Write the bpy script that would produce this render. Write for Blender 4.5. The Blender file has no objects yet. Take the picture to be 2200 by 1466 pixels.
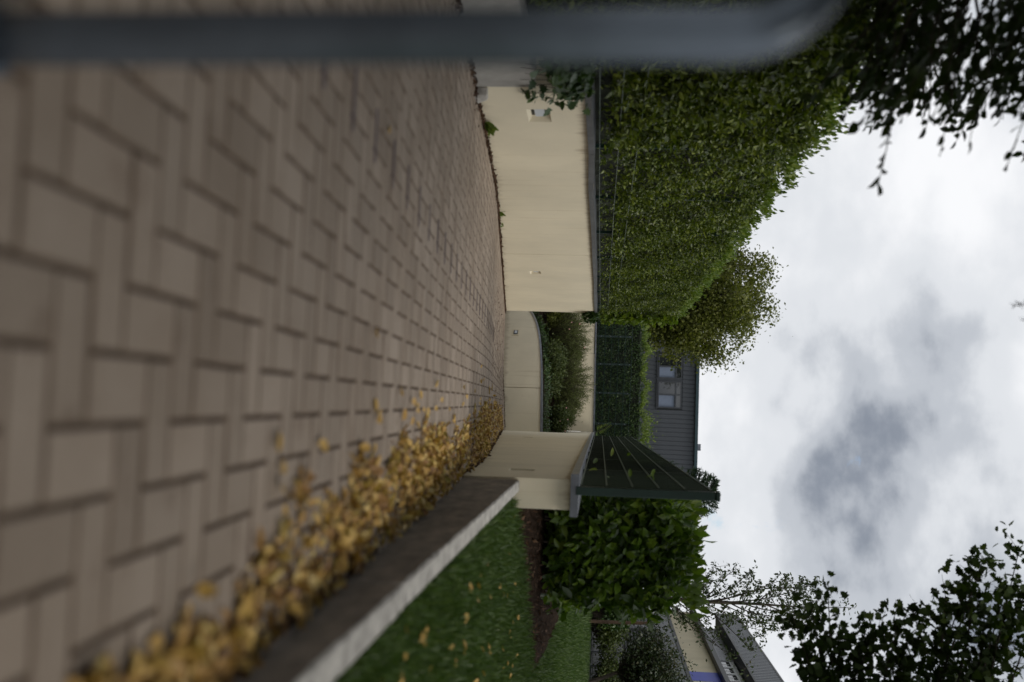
import bpy, bmesh, math, random
import numpy as np
from mathutils import Vector, Matrix

R = math.radians
random.seed(7)
rng = np.random.default_rng(11)
scene = bpy.context.scene
col = scene.collection

# ------------------------------------------------------------------ camera (held on its side: the sky is at the right of the frame)
EYE = Vector((0.0, 0.0, 0.61))
PITCH, HEAD, ROLL = R(5.2), R(4.15), 0.03
F = Vector((-math.sin(HEAD) * math.cos(PITCH), math.cos(HEAD) * math.cos(PITCH), -math.sin(PITCH)))
RT = Vector((math.cos(HEAD), math.sin(HEAD), 0.0))
UP = RT.cross(F)
RT2 = RT * math.cos(ROLL) + UP * math.sin(ROLL)
UP2 = UP * math.cos(ROLL) - RT * math.sin(ROLL)
cam = bpy.data.cameras.new('camera')
cam_o = bpy.data.objects.new('camera', cam)
col.objects.link(cam_o)
m3 = Matrix((UP2, -RT2, -F)).transposed()
cam_o.matrix_world = Matrix.Translation(EYE) @ m3.to_4x4()
cam.sensor_fit = 'HORIZONTAL'
cam.sensor_width = 36.0
cam.lens = 35.0
cam.clip_start = 0.05
cam.clip_end = 3000
cam.dof.use_dof = True
cam.dof.focus_distance = 19.0
cam.dof.aperture_fstop = 1.45
scene.camera = cam_o

# ------------------------------------------------------------------ sky, sun, exposure
SUN_EL, SUN_AZ = R(52), R(118)          # azimuth clockwise from +Y
world = bpy.data.worlds.new('World')
scene.world = world
world.use_nodes = True
wt = world.node_tree
wn = wt.nodes
wn.clear()
wl = wt.links.new
out = wn.new('ShaderNodeOutputWorld')
bg = wn.new('ShaderNodeBackground')
wl(bg.outputs[0], out.inputs[0])
sky = wn.new('ShaderNodeTexSky')
sky.sky_type = 'NISHITA'
sky.sun_disc = False
sky.sun_elevation = SUN_EL
sky.sun_rotation = SUN_AZ
sky.air_density = 1.0
sky.dust_density = 1.5
tc = wn.new('ShaderNodeTexCoord')
sep = wn.new('ShaderNodeSeparateXYZ')
wl(tc.outputs['Generated'], sep.inputs[0])


def wmath(op, a, b=None, c=None, clamp=False):
    n = wn.new('ShaderNodeMath')
    n.operation = op
    n.use_clamp = clamp
    for i, v in enumerate((a, b, c)):
        if v is None:
            continue
        if isinstance(v, (int, float)):
            n.inputs[i].default_value = v
        else:
            wl(v, n.inputs[i])
    return n.outputs[0]


comb = wn.new('ShaderNodeCombineXYZ')          # flattened directions: cloud banks wider than tall
wl(sep.outputs['X'], comb.inputs[0])
wl(sep.outputs['Y'], comb.inputs[1])
wl(wmath('MULTIPLY', sep.outputs['Z'], 1.55), comb.inputs[2])


def wnoise(scale, detail, rough, off=(0, 0, 0), dist=0.0):
    mp = wn.new('ShaderNodeMapping')
    mp.inputs['Location'].default_value = off
    wl(comb.outputs[0], mp.inputs[0])
    n = wn.new('ShaderNodeTexNoise')
    n.inputs['Scale'].default_value = scale
    n.inputs['Detail'].default_value = detail
    n.inputs['Roughness'].default_value = rough
    n.inputs['Distortion'].default_value = dist
    wl(mp.outputs[0], n.inputs['Vector'])
    return n.outputs['Fac']


def wramp(fac, stops):
    r = wn.new('ShaderNodeValToRGB')
    el = r.color_ramp.elements
    while len(el) < len(stops):
        el.new(0.5)
    for e, (p, c) in zip(el, stops):
        e.position = p
        e.color = (c[0], c[1], c[2], 1)
    r.color_ramp.interpolation = 'EASE'
    wl(fac, r.inputs[0])
    return r.outputs[0]


n_big = wnoise(2.9, 4, 0.5, (44.0, 15.0, 0.0), 0.1)
n_mid = wnoise(8.0, 6, 0.55, (11.0, 2.2, 4.0), 0.1)
shade = wmath('ADD', wmath('MULTIPLY', n_big, 0.70), wmath('MULTIPLY', n_mid, 0.30))
cloud = wramp(shade, [(0.345, (0.20, 0.225, 0.27)), (0.42, (0.42, 0.445, 0.485)), (0.49, (0.59, 0.61, 0.64)), (0.62, (0.75, 0.757, 0.775))])
n_gap = wnoise(5.0, 8, 0.6, (23.0, 5.0, 9.0), 0.4)
cover = wramp(n_gap, [(0.285, (0.25, 0.25, 0.25)), (0.335, (1, 1, 1))])
skys = wn.new('ShaderNodeVectorMath')
skys.operation = 'SCALE'
wl(sky.outputs[0], skys.inputs[0])
skys.inputs['Scale'].default_value = 0.13
mix = wn.new('ShaderNodeMix')
mix.data_type = 'RGBA'
wl(cover, mix.inputs['Factor'])
wl(skys.outputs[0], mix.inputs['A'])
wl(cloud, mix.inputs['B'])
wl(mix.outputs['Result'], bg.inputs['Color'])
bg.inputs['Strength'].default_value = 1.0

sun = bpy.data.lights.new('sun', 'SUN')
sun.energy = 1.5
sun.angle = R(25)
sun.color = (1.0, 0.95, 0.88)
sun_o = bpy.data.objects.new('sun', sun)
col.objects.link(sun_o)
sd = Vector((math.sin(SUN_AZ) * math.cos(SUN_EL), math.cos(SUN_AZ) * math.cos(SUN_EL), math.sin(SUN_EL)))
sun_o.rotation_euler = (-sd).to_track_quat('-Z', 'Y').to_euler()
sun_o.location = (8, -6, 20)

vs = scene.view_settings
vs.view_transform = 'Standard'
vs.look = 'None'
vs.gamma = 1.0
vs.exposure = 0.35
vs.use_curve_mapping = False


# ------------------------------------------------------------------ helpers
def tag(o, label=None, cat=None, group=None, kind=None):
    if label:
        o['label'] = label
    if cat:
        o['category'] = cat
    if group:
        o['group'] = group
    if kind:
        o['kind'] = kind
    return o


def empty(name, loc=(0, 0, 0)):
    o = bpy.data.objects.new(name, None)
    o.empty_display_size = 0.1
    o.location = loc
    col.objects.link(o)
    return o


def put(name, me, parent=None, loc=None):
    o = bpy.data.objects.new(name, me)
    col.objects.link(o)
    if parent is not None:
        o.parent = parent
        if parent.type == 'EMPTY' or parent.location.length > 0:
            # meshes are written in world coordinates: cancel the parent's place
            o.matrix_parent_inverse = Matrix.Translation(-world_loc(parent))
    if loc is not None:
        o.location = loc
    return o


def world_loc(o):
    v = Vector(o.location)
    p = o.parent
    while p is not None:
        v = v + Vector(p.location) + Vector(o.matrix_parent_inverse.translation)
        o, p = p, p.parent
    return v


class MB:
    def __init__(s):
        s.v = []
        s.f = []

    def add(s, vs_, fs_):
        b = len(s.v)
        s.v.extend([tuple(v) for v in vs_])
        s.f.extend([tuple(i + b for i in f) for f in fs_])
        return s

    def box(s, x0, x1, y0, y1, z0, z1):
        return s.add([(x0, y0, z0), (x1, y0, z0), (x1, y1, z0), (x0, y1, z0), (x0, y0, z1), (x1, y0, z1), (x1, y1, z1), (x0, y1, z1)],
                     [(3, 2, 1, 0), (4, 5, 6, 7), (0, 1, 5, 4), (1, 2, 6, 5), (2, 3, 7, 6), (3, 0, 4, 7)])

    def loft(s, secs, caps=True):
        # secs: list of equally long rings of points
        n = len(secs[0])
        vs_ = [p for r in secs for p in r]
        fs_ = []
        for a in range(len(secs) - 1):
            for i in range(n):
                j = (i + 1) % n
                fs_.append((a * n + i, a * n + j, (a + 1) * n + j, (a + 1) * n + i))
        if caps:
            fs_.append(tuple(range(n))[::-1])
            fs_.append(tuple((len(secs) - 1) * n + i for i in range(n)))
        return s.add(vs_, fs_)

    def tube(s, pts, rad, sides=6):
        pts = [Vector(p) for p in pts]
        if not hasattr(rad, '__len__'):
            rad = [rad] * len(pts)
        secs = []
        ref = None
        for i, p in enumerate(pts):
            d = (pts[min(i + 1, len(pts) - 1)] - pts[max(i - 1, 0)]).normalized()
            if ref is None:
                ref = Vector((1, 0, 0)) if abs(d.x) < 0.8 else Vector((0, 0, 1))
            a = (ref - d * ref.dot(d)).normalized()
            b = d.cross(a)
            ref = a
            secs.append([p + (a * math.cos(2 * math.pi * k / sides) + b * math.sin(2 * math.pi * k / sides)) * rad[i] for k in range(sides)])
        return s.loft(secs)

    def build(s, name, m, parent=None, bevel=0.0, smooth=False, fix=True):
        me = bpy.data.meshes.new(name)
        me.from_pydata(s.v, [], s.f)
        if fix or bevel:
            bm = bmesh.new()
            bm.from_mesh(me)
            if bevel:
                bmesh.ops.bevel(bm, geom=list(bm.edges), offset=bevel, segments=1, affect='EDGES', clamp_overlap=True)
            bmesh.ops.recalc_face_normals(bm, faces=list(bm.faces))
            bm.to_mesh(me)
            bm.free()
        me.materials.append(m)
        if smooth:
            me.polygons.foreach_set('use_smooth', [True] * len(me.polygons))
        return put(name, me, parent)


def arr_mesh(name, V, faces_idx, sizes, m):
    # V (N,3); faces_idx flat loop indices; sizes face sizes
    me = bpy.data.meshes.new(name)
    V = np.asarray(V, dtype=np.float32)
    sizes = np.asarray(sizes, dtype=np.int32)
    me.vertices.add(len(V))
    me.vertices.foreach_set('co', V.ravel())
    me.loops.add(len(faces_idx))
    me.loops.foreach_set('vertex_index', np.asarray(faces_idx, dtype=np.int32))
    me.polygons.add(len(sizes))
    starts = np.concatenate(([0], np.cumsum(sizes)[:-1])).astype(np.int32)
    me.polygons.foreach_set('loop_start', starts)
    me.update(calc_edges=True)
    me.materials.append(m)
    return me


OVAL = (np.array([(0, 0, 0), (.28, .2, .05), (.68, .19, .05), (1, 0, -.10), (.68, -.19, .05), (.28, -.2, .05), (.5, 0, -.01)]),
        [(0, 6, 2, 1), (6, 3, 2), (0, 5, 4, 6), (6, 4, 3)])
DIAM = (np.array([(0, 0, 0), (.45, .24, .06), (1, 0, -.06), (.45, -.24, .06)]), [(0, 2, 1), (0, 3, 2)])
THIN = (np.array([(0, 0, 0), (.5, .05, .0), (1, 0, -.08), (.5, -.05, .0)]), [(0, 2, 1), (0, 3, 2)])
_mp = [(0.0, 0), (.05, .22), (.02, .46), (.28, .33), (.46, .56), (.56, .3), (.74, .3), (1.0, 0)]
_mv = [(x, y, .10 * abs(y) - .10 * x * x) for x, y in _mp] + [(x, -y, .10 * abs(y) - .10 * x * x) for x, y in _mp[1:-1]] + [(.36, 0, -.01)]
MAPLE = (np.array(_mv), [(14, i + 1, i) for i in range(7)] + [(14, 0, 8), (14, 8, 9), (14, 9, 10), (14, 10, 11), (14, 11, 12), (14, 12, 13), (14, 13, 7)])
CURL = (np.array([(0, 0, .0), (.3, .25, .16), (.7, .22, .2), (1, 0, .16), (.7, -.22, .2), (.3, -.25, .16), (.35, 0, -.02), (.7, 0, .02)]),
        [(0, 6, 1), (6, 7, 2, 1), (7, 3, 2), (0, 5, 6), (6, 5, 4, 7), (7, 4, 3)])


def unit(a):
    return a / np.maximum(np.linalg.norm(a, axis=1, keepdims=True), 1e-9)


def leaves(name, P, D, N, L, tmpl, m, parent=None, width=1.0):
    P = np.asarray(P, float)
    D = unit(np.asarray(D, float))
    N = np.asarray(N, float)
    N = unit(N - D * np.sum(N * D, axis=1, keepdims=True) + 1e-6)
    B = np.cross(N, D)
    tv, tf = tmpl
    K = len(tv)
    L = np.asarray(L, float).reshape(-1, 1, 1)
    V = P[:, None, :] + L * (tv[None, :, 0:1] * D[:, None, :] + width * tv[None, :, 1:2] * B[:, None, :] + tv[None, :, 2:3] * N[:, None, :])
    n = len(P)
    flat = np.concatenate([np.array(f) for f in tf])
    sz = np.array([len(f) for f in tf])
    idx = (flat[None, :] + (np.arange(n) * K)[:, None]).ravel()
    me = arr_mesh(name, V.reshape(-1, 3), idx, np.tile(sz, n), m)
    return put(name, me, parent)


def rdir(n):
    return unit(rng.normal(size=(n, 3)))


# ------------------------------------------------------------------ materials
def nodes_of(name):
    m = bpy.data.materials.new(name)
    m.use_nodes = True
    nt = m.node_tree
    return m, nt, nt.nodes['Principled BSDF'], nt.nodes, nt.links.new


def noise_at(nt, scale, detail=4, rough=0.55, stretch=(1, 1, 1), coord='Object'):
    t = nt.nodes.new('ShaderNodeTexCoord')
    mp = nt.nodes.new('ShaderNodeMapping')
    mp.inputs['Scale'].default_value = stretch
    nt.links.new(t.outputs[coord], mp.inputs[0])
    n = nt.nodes.new('ShaderNodeTexNoise')
    n.inputs['Scale'].default_value = scale
    n.inputs['Detail'].default_value = detail
    n.inputs['Roughness'].default_value = rough
    nt.links.new(mp.outputs[0], n.inputs['Vector'])
    return n.outputs['Fac']


def ramp_in(nt, fac, stops):
    r = nt.nodes.new('ShaderNodeValToRGB')
    el = r.color_ramp.elements
    while len(el) < len(stops):
        el.new(0.5)
    for e, (p, c) in zip(el, stops):
        e.position = p
        e.color = (c[0], c[1], c[2], 1)
    nt.links.new(fac, r.inputs[0])
    return r.outputs[0]


def mixc(nt, fac, a, b, mode='MIX'):
    n = nt.nodes.new('ShaderNodeMix')
    n.data_type = 'RGBA'
    n.blend_type = mode
    for key, v in (('Factor', fac), ('A', a), ('B', b)):
        if isinstance(v, (int, float)):
            n.inputs[key].default_value = v
        elif isinstance(v, tuple):
            n.inputs[key].default_value = (v[0], v[1], v[2], 1)
        else:
            nt.links.new(v, n.inputs[key])
    return n.outputs['Result']


def mat(name, c, rough=0.8, var=0.18, scale=6.0, metal=0.0, bump=0.0, bscale=60.0, stretch=(1, 1, 1), spec=0.5, c2=None):
    m, nt, p, n, l = nodes_of(name)
    lo = tuple(v * (1 - var) for v in c)
    hi = tuple(min(v * (1 + var), 0.95) for v in c)
    if c2 is not None:
        hi = c2
    f = noise_at(nt, scale, 6, 0.6, stretch)
    l(ramp_in(nt, f, [(0.32, lo), (0.68, hi)]), p.inputs['Base Color'])
    p.inputs['Roughness'].default_value = rough
    p.inputs['Metallic'].default_value = metal
    p.inputs['Specular IOR Level'].default_value = spec
    if bump:
        b = n.new('ShaderNodeBump')
        b.inputs['Strength'].default_value = bump
        b.inputs['Distance'].default_value = 0.01
        l(noise_at(nt, bscale, 5, 0.6), b.inputs['Height'])
        l(b.outputs[0], p.inputs['Normal'])
    return m


def leafmat(name, stops, rough=0.42, trans=0.3, spec=0.4):
    m, nt, p, n, l = nodes_of(name)
    g = n.new('ShaderNodeNewGeometry')
    big = noise_at(nt, 1.3, 3, 0.5)
    a = n.new('ShaderNodeMath')
    a.operation = 'MULTIPLY_ADD'
    l(g.outputs['Random Per Island'], a.inputs[0])
    a.inputs[1].default_value = 0.7
    b = n.new('ShaderNodeMath')
    b.operation = 'MULTIPLY'
    l(big, b.inputs[0])
    b.inputs[1].default_value = 0.3
    l(b.outputs[0], a.inputs[2])
    c = ramp_in(nt, a.outputs[0], stops)
    l(c, p.inputs['Base Color'])
    p.inputs['Roughness'].default_value = rough
    p.inputs['Specular IOR Level'].default_value = spec
    tr = n.new('ShaderNodeBsdfTranslucent')
    l(mixc(nt, 1.0, c, (1.0, 1.15, 0.45), 'MULTIPLY'), tr.inputs['Color'])
    mx = n.new('ShaderNodeMixShader')
    mx.inputs[0].default_value = trans
    l(p.outputs[0], mx.inputs[1])
    l(tr.outputs[0], mx.inputs[2])
    l(mx.outputs[0], n['Material Output'].inputs[0])
    return m


def paver_mat():
    m, nt, p, n, l = nodes_of('paver_concrete')
    g = n.new('ShaderNodeNewGeometry')
    oi = n.new('ShaderNodeObjectInfo')
    a = n.new('ShaderNodeMath')
    a.operation = 'ADD'
    l(g.outputs['Random Per Island'], a.inputs[0])
    l(oi.outputs['Random'], a.inputs[1])
    fr = n.new('ShaderNodeMath')
    fr.operation = 'FRACT'
    l(a.outputs[0], fr.inputs[0])
    base = ramp_in(nt, fr.outputs[0], [(0.0, (0.240, 0.192, 0.146)), (0.5, (0.285, 0.231, 0.179)), (1.0, (0.325, 0.265, 0.208))])
    tcn = n.new('ShaderNodeNewGeometry')
    pos = tcn.outputs['Position']

    def wn_(scale, det=5):
        t = n.new('ShaderNodeTexNoise')
        t.inputs['Scale'].default_value = scale
        t.inputs['Detail'].default_value = det
        t.inputs['Roughness'].default_value = 0.62
        l(pos, t.inputs['Vector'])
        return t.outputs['Fac']
    stain = ramp_in(nt, wn_(1.7, 6), [(0.38, (0.76, 0.72, 0.67)), (0.60, (1.0, 1.0, 1.0))])
    c = mixc(nt, 0.75, base, stain, 'MULTIPLY')
    spots = ramp_in(nt, wn_(9, 6), [(0.30, (0.62, 0.55, 0.50)), (0.42, (1, 1, 1))])
    c = mixc(nt, 0.6, c, spots, 'MULTIPLY')
    grain = ramp_in(nt, wn_(160, 3), [(0.3, (0.85, 0.85, 0.85)), (0.7, (1.12, 1.12, 1.12))])
    c = mixc(nt, 0.8, c, grain, 'MULTIPLY')
    l(c, p.inputs['Base Color'])
    p.inputs['Roughness'].default_value = 0.82
    b = n.new('ShaderNodeBump')
    b.inputs['Strength'].default_value = 0.35
    b.inputs['Distance'].default_value = 0.004
    l(wn_(120, 4), b.inputs['Height'])
    l(b.outputs[0], p.inputs['Normal'])
    return m


def stucco_mat(name, c, stains=False):
    m, nt, p, n, l = nodes_of(name)
    f = noise_at(nt, 0.9, 6, 0.6)
    base = ramp_in(nt, f, [(0.3, tuple(v * 0.9 for v in c)), (0.7, tuple(v * 1.06 for v in c))])
    streak = ramp_in(nt, noise_at(nt, 9, 5, 0.62, (1, 1, 0.05)), [(0.28, (0.66, 0.58, 0.47)), (0.42, (1, 1, 1))])
    cc = mixc(nt, 0.36, base, streak, 'MULTIPLY')
    scuff = ramp_in(nt, noise_at(nt, 4, 7, 0.7, (1, 1, 2.2)), [(0.26, (0.70, 0.66, 0.60)), (0.36, (1, 1, 1))])
    cc = mixc(nt, 0.55, cc, scuff, 'MULTIPLY')
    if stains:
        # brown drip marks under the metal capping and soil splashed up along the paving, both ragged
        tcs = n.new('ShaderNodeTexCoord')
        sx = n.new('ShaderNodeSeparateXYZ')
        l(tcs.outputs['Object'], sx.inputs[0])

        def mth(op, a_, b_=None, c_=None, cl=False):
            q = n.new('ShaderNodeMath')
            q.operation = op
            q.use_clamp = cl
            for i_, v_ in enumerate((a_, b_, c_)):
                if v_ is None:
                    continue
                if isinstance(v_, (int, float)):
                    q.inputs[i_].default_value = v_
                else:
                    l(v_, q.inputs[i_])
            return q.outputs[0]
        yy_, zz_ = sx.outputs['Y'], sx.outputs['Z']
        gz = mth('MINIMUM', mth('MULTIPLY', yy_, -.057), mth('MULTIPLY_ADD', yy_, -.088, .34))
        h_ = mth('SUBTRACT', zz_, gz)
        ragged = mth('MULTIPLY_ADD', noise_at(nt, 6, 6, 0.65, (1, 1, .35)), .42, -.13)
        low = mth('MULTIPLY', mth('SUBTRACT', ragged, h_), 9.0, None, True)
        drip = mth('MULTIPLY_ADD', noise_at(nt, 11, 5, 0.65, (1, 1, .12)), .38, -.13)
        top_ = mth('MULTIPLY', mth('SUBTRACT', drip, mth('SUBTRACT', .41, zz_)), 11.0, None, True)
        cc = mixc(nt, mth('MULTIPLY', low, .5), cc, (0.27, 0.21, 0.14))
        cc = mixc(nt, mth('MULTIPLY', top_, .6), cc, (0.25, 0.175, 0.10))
    l(cc, p.inputs['Base Color'])
    p.inputs['Roughness'].default_value = 0.88
    b = n.new('ShaderNodeBump')
    b.inputs['Strength'].default_value = 0.5
    b.inputs['Distance'].default_value = 0.006
    l(noise_at(nt, 110, 4, 0.6), b.inputs['Height'])
    l(b.outputs[0], p.inputs['Normal'])
    return m


M = {}
M['paver'] = paver_mat()
M['joint'] = mat('joint_sand', (0.080, 0.056, 0.042), 0.95, 0.3, 30, 0, 0, 1, (1, 1, 1), 0.1)
M['chamfer'] = mat('dirty_paver_edge', (0.150, 0.113, 0.083), 0.9, 0.35, 7, 0, 0, 1, (1, 1, 1), 0.15)
M['sealed'] = mat('sealed_joint', (0.085, 0.066, 0.082), 0.7, 0.2, 20)
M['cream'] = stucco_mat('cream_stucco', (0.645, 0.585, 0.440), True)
M['cream_far'] = stucco_mat('pale_cream_render', (0.60, 0.53, 0.38))
M['zinc'] = mat('zinc_capping', (0.17, 0.18, 0.20), 0.42, 0.25, 5, 0.7, 0.05, 40)
M['rust'] = mat('brown_grime', (0.22, 0.15, 0.09), 0.9, 0.3, 20)
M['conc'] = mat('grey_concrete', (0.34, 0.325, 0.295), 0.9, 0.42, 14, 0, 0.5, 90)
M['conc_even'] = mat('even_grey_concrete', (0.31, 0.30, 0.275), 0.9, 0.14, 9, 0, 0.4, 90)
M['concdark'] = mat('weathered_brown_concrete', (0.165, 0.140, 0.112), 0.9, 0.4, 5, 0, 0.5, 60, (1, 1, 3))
M['steel'] = mat('blue_grey_painted_steel', (0.125, 0.148, 0.175), 0.26, 0.14, 14, 0.55, 0.04, 60)
M['darkmetal'] = mat('dark_metal', (0.03, 0.032, 0.03), 0.5, 0.2, 12, 0.5)
M['green'] = mat('green_powder_coat', (0.005, 0.020, 0.014), 0.4, 0.2, 8, 0.1)
M['greenwire'] = mat('green_wire', (0.05, 0.075, 0.05), 0.45, 0.25, 14, 0.2)
M['strip'] = mat('privacy_strip', (0.004, 0.014, 0.008), 0.5, 0.5, 2.6, 0, 0, 1, (1, 1, 0.2), 0.2, (0.015, 0.024, 0.010))
M['lamp_glass'] = mat('lamp_glass', (0.50, 0.54, 0.58), 0.35, 0.06, 4)
M['soil'] = mat('dark_soil', (0.022, 0.014, 0.009), 1.0, 0.6, 14, 0, 0.9, 40, (1, 1, 1), 0.05)
M['lawn'] = mat('lawn_base', (0.034, 0.055, 0.014), 0.95, 0.4, 12, 0, 0.8, 70, (1, 1, 1), 0.1)
M['ground'] = mat('rough_ground', (0.06, 0.065, 0.035), 0.95, 0.4, 0.6, 0, 0.5, 10)
M['bark'] = mat('grey_brown_bark', (0.060, 0.046, 0.034), 0.92, 0.4, 25, 0, 0.7, 60, (1, 1, 0.3))
M['twig'] = mat('dark_twig', (0.040, 0.028, 0.020), 0.85, 0.3, 20)
M['timber'] = mat('brown_timber', (0.11, 0.065, 0.04), 0.85, 0.35, 14, 0, 0.4, 50, (1, 1, 0.15))
M['core'] = mat('hedge_shade_core', (0.012, 0.016, 0.007), 0.95, 0.5, 9, 0, 0.9, 14)  # near-black, stands in for the shade inside the hedges
M['cladding'] = mat('anthracite_cladding', (0.072, 0.079, 0.090), 0.5, 0.08, 2, 0.25)
M['eave'] = mat('dark_teal_eave', (0.035, 0.065, 0.075), 0.45, 0.1, 3, 0.3)
M['frame'] = mat('grey_window_frame', (0.065, 0.07, 0.08), 0.4, 0.06, 4, 0.3)
M['sky_pane'] = mat('sky_coloured_pane', (0.17, 0.205, 0.28), 0.45, 0.05, 4)  # reflected sky put into a flat blue-grey colour
M['ribbed'] = mat('light_grey_ribbed_sheet', (0.23, 0.235, 0.25), 0.4, 0.08, 3, 0.4)
M['ribdark'] = mat('dark_grey_ribbed_sheet', (0.105, 0.112, 0.122), 0.42, 0.08, 3, 0.3)
M['trim'] = mat('dark_trim', (0.035, 0.037, 0.036), 0.5, 0.1, 4, 0.2)
M['blue'] = mat('blue_panel', (0.045, 0.065, 0.42), 0.5, 0.06, 3)
M['white'] = mat('white_panel', (0.78, 0.79, 0.80), 0.5, 0.04, 3)
gm, gnt, gp, gn_, gl_ = nodes_of('window_glass')
gl_(ramp_in(gnt, noise_at(gnt, 0.8), [(0.3, (0.012, 0.014, 0.016)), (0.7, (0.03, 0.034, 0.038))]), gp.inputs['Base Color'])
gp.inputs['Roughness'].default_value = 0.04
gp.inputs['IOR'].default_value = 1.9
M['glass'] = gm
M['dark_glazing'] = mat('dark_glazing', (0.018, 0.020, 0.021), 0.3, 0.2, 2, 0, 0, 1, (1, 1, 1), 0.25)

G = lambda *s: [(p, c) for p, c in s]
M['leaf_hedge'] = leafmat('hedge_leaf', G((0.0, (0.014, 0.024, 0.004)), (0.40, (0.052, 0.078, 0.009)), (0.70, (0.115, 0.150, 0.015)), (0.95, (0.200, 0.230, 0.028)), (1.0, (0.38, 0.33, 0.06))), 0.36, 0.3, 0.35)
M['leaf_bright'] = leafmat('bright_shoot_leaf', G((0.0, (0.055, 0.095, 0.012)), (0.6, (0.11, 0.165, 0.018)), (1.0, (0.19, 0.22, 0.03))), 0.45, 0.35)
M['leaf_laurel'] = leafmat('laurel_leaf', G((0.0, (0.014, 0.032, 0.005)), (0.35, (0.050, 0.095, 0.010)), (0.70, (0.125, 0.205, 0.020)), (1.0, (0.25, 0.31, 0.045))), 0.30, 0.33, 0.45)
M['leaf_ivy'] = leafmat('ivy_leaf', G((0.0, (0.012, 0.030, 0.007)), (0.6, (0.034, 0.070, 0.014)), (1.0, (0.085, 0.135, 0.024))), 0.42, 0.22)
M['leaf_beech'] = leafmat('beech_leaf', G((0.0, (0.012, 0.022, 0.005)), (0.7, (0.026, 0.044, 0.008)), (1.0, (0.050, 0.070, 0.012))), 0.6, 0.2, 0.15)
M['leaf_maple'] = leafmat('maple_leaf', G((0.0, (0.014, 0.026, 0.006)), (0.7, (0.032, 0.052, 0.009)), (0.93, (0.062, 0.085, 0.014)), (1.0, (0.22, 0.21, 0.03))), 0.6, 0.25, 0.15)
M['leaf_far'] = leafmat('olive_leaf', G((0.0, (0.045, 0.058, 0.012)), (0.5, (0.110, 0.125, 0.024)), (0.88, (0.175, 0.180, 0.040)), (1.0, (0.33, 0.25, 0.05))), 0.5, 0.35, 0.3)
M['leaf_young'] = leafmat('young_tree_leaf', G((0.0, (0.022, 0.036, 0.010)), (0.8, (0.05, 0.075, 0.016)), (1.0, (0.12, 0.07, 0.03))), 0.5, 0.25)
M['leaf_willow'] = leafmat('grey_green_leaf', G((0.0, (0.055, 0.070, 0.024)), (0.6, (0.120, 0.140, 0.052)), (1.0, (0.19, 0.20, 0.085))), 0.6, 0.3, 0.2)
M['leaf_dark'] = leafmat('dark_bush_leaf', G((0.0, (0.026, 0.040, 0.012)), (0.6, (0.066, 0.088, 0.024)), (1.0, (0.125, 0.140, 0.045))), 0.55, 0.25, 0.25)
M['leaf_red'] = leafmat('reddish_bush_leaf', G((0.0, (0.016, 0.026, 0.012)), (0.6, (0.040, 0.058, 0.022)), (0.9, (0.075, 0.070, 0.03)), (1.0, (0.13, 0.05, 0.03))), 0.42, 0.2)
M['needle'] = leafmat('conifer_needle', G((0.0, (0.012, 0.030, 0.014)), (0.7, (0.028, 0.056, 0.022)), (1.0, (0.06, 0.09, 0.03))), 0.5, 0.1)
M['dry'] = leafmat('dry_leaf', G((0.08, (0.10, 0.045, 0.016)), (0.28, (0.26, 0.140, 0.048)), (0.48, (0.46, 0.275, 0.075)), (0.66, (0.58, 0.39, 0.11)), (0.80, (0.66, 0.50, 0.21)), (0.90, (0.40, 0.33, 0.07)), (0.97, (0.64, 0.46, 0.05))), 0.55, 0.15)
M['grass'] = leafmat('grass_blade', G((0.0, (0.028, 0.055, 0.012)), (0.6, (0.064, 0.112, 0.024)), (0.9, (0.115, 0.160, 0.042)), (1.0, (0.28, 0.24, 0.10))), 0.42, 0.3)
M['petal'] = mat('pink_petal', (0.62, 0.33, 0.30), 0.6, 0.1, 8)
M['moss'] = leafmat('brown_debris', G((0.0, (0.03, 0.017, 0.011)), (0.7, (0.085, 0.045, 0.025)), (1.0, (0.20, 0.12, 0.06))), 0.9, 0.05)


# ------------------------------------------------------------------ shape of the ground
def zp(y):
    if y < 9.5:
        return -.057 * y
    if y < 12:
        return -.5415 - .057 * (y - 9.5) - .0062 * (y - 9.5) ** 2
    if y < 27:
        return -.72275 - .088 * (y - 12)
    t = min(y - 27, 6.0)
    return -2.04275 - .088 * t + .0066 * t * t


def zdrive(x, y):
    z = zp(y)
    if y > 25:
        z -= 0.10 * max(0.0, 0.5 - x) * min((y - 25) / 6.0, 1.0)
    return z


def zlawn(x, y):
    if y < 9:
        z = -0.035
    elif y < 22:
        z = -0.035 + (y - 9) * 0.041
    else:
        z = 0.498
    return z + 0.012 * math.sin(x * 2.3 + y * 1.1) + 0.01 * math.sin(y * 3.1 - x)


SKEW = -0.011      # the paving and the kerb run a touch off the wall line

# driveway bed
b = MB()
ys = [-9 + 0.75 * i for i in range(60)]
ys = [y for y in ys if y <= 35] + [36.0]
for x0, x1, cond in ((-2.62, 0.56, lambda y: True), (-9.0, -2.62, lambda y: y >= 24.0)):
    nx = 4
    for a, c in zip(ys[:-1], ys[1:]):
        if not cond(a):
            continue
        for i in range(nx):
            xa = x0 + (x1 - x0) * i / nx
            xb = x0 + (x1 - x0) * (i + 1) / nx
            b.add([(xa, a, zdrive(xa, a) - .0058), (xb, a, zdrive(xb, a) - .0058), (xb, c, zdrive(xb, c) - .0058), (xa, c, zdrive(xa, c) - .0058)], [(0, 1, 2, 3)])
drive = tag(b.build('driveway', M['joint'], fix=False), kind='structure')

# pavers, 20 x 10 cm in herringbone bond
PW, GAPW = 0.1, 0.0062


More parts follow.
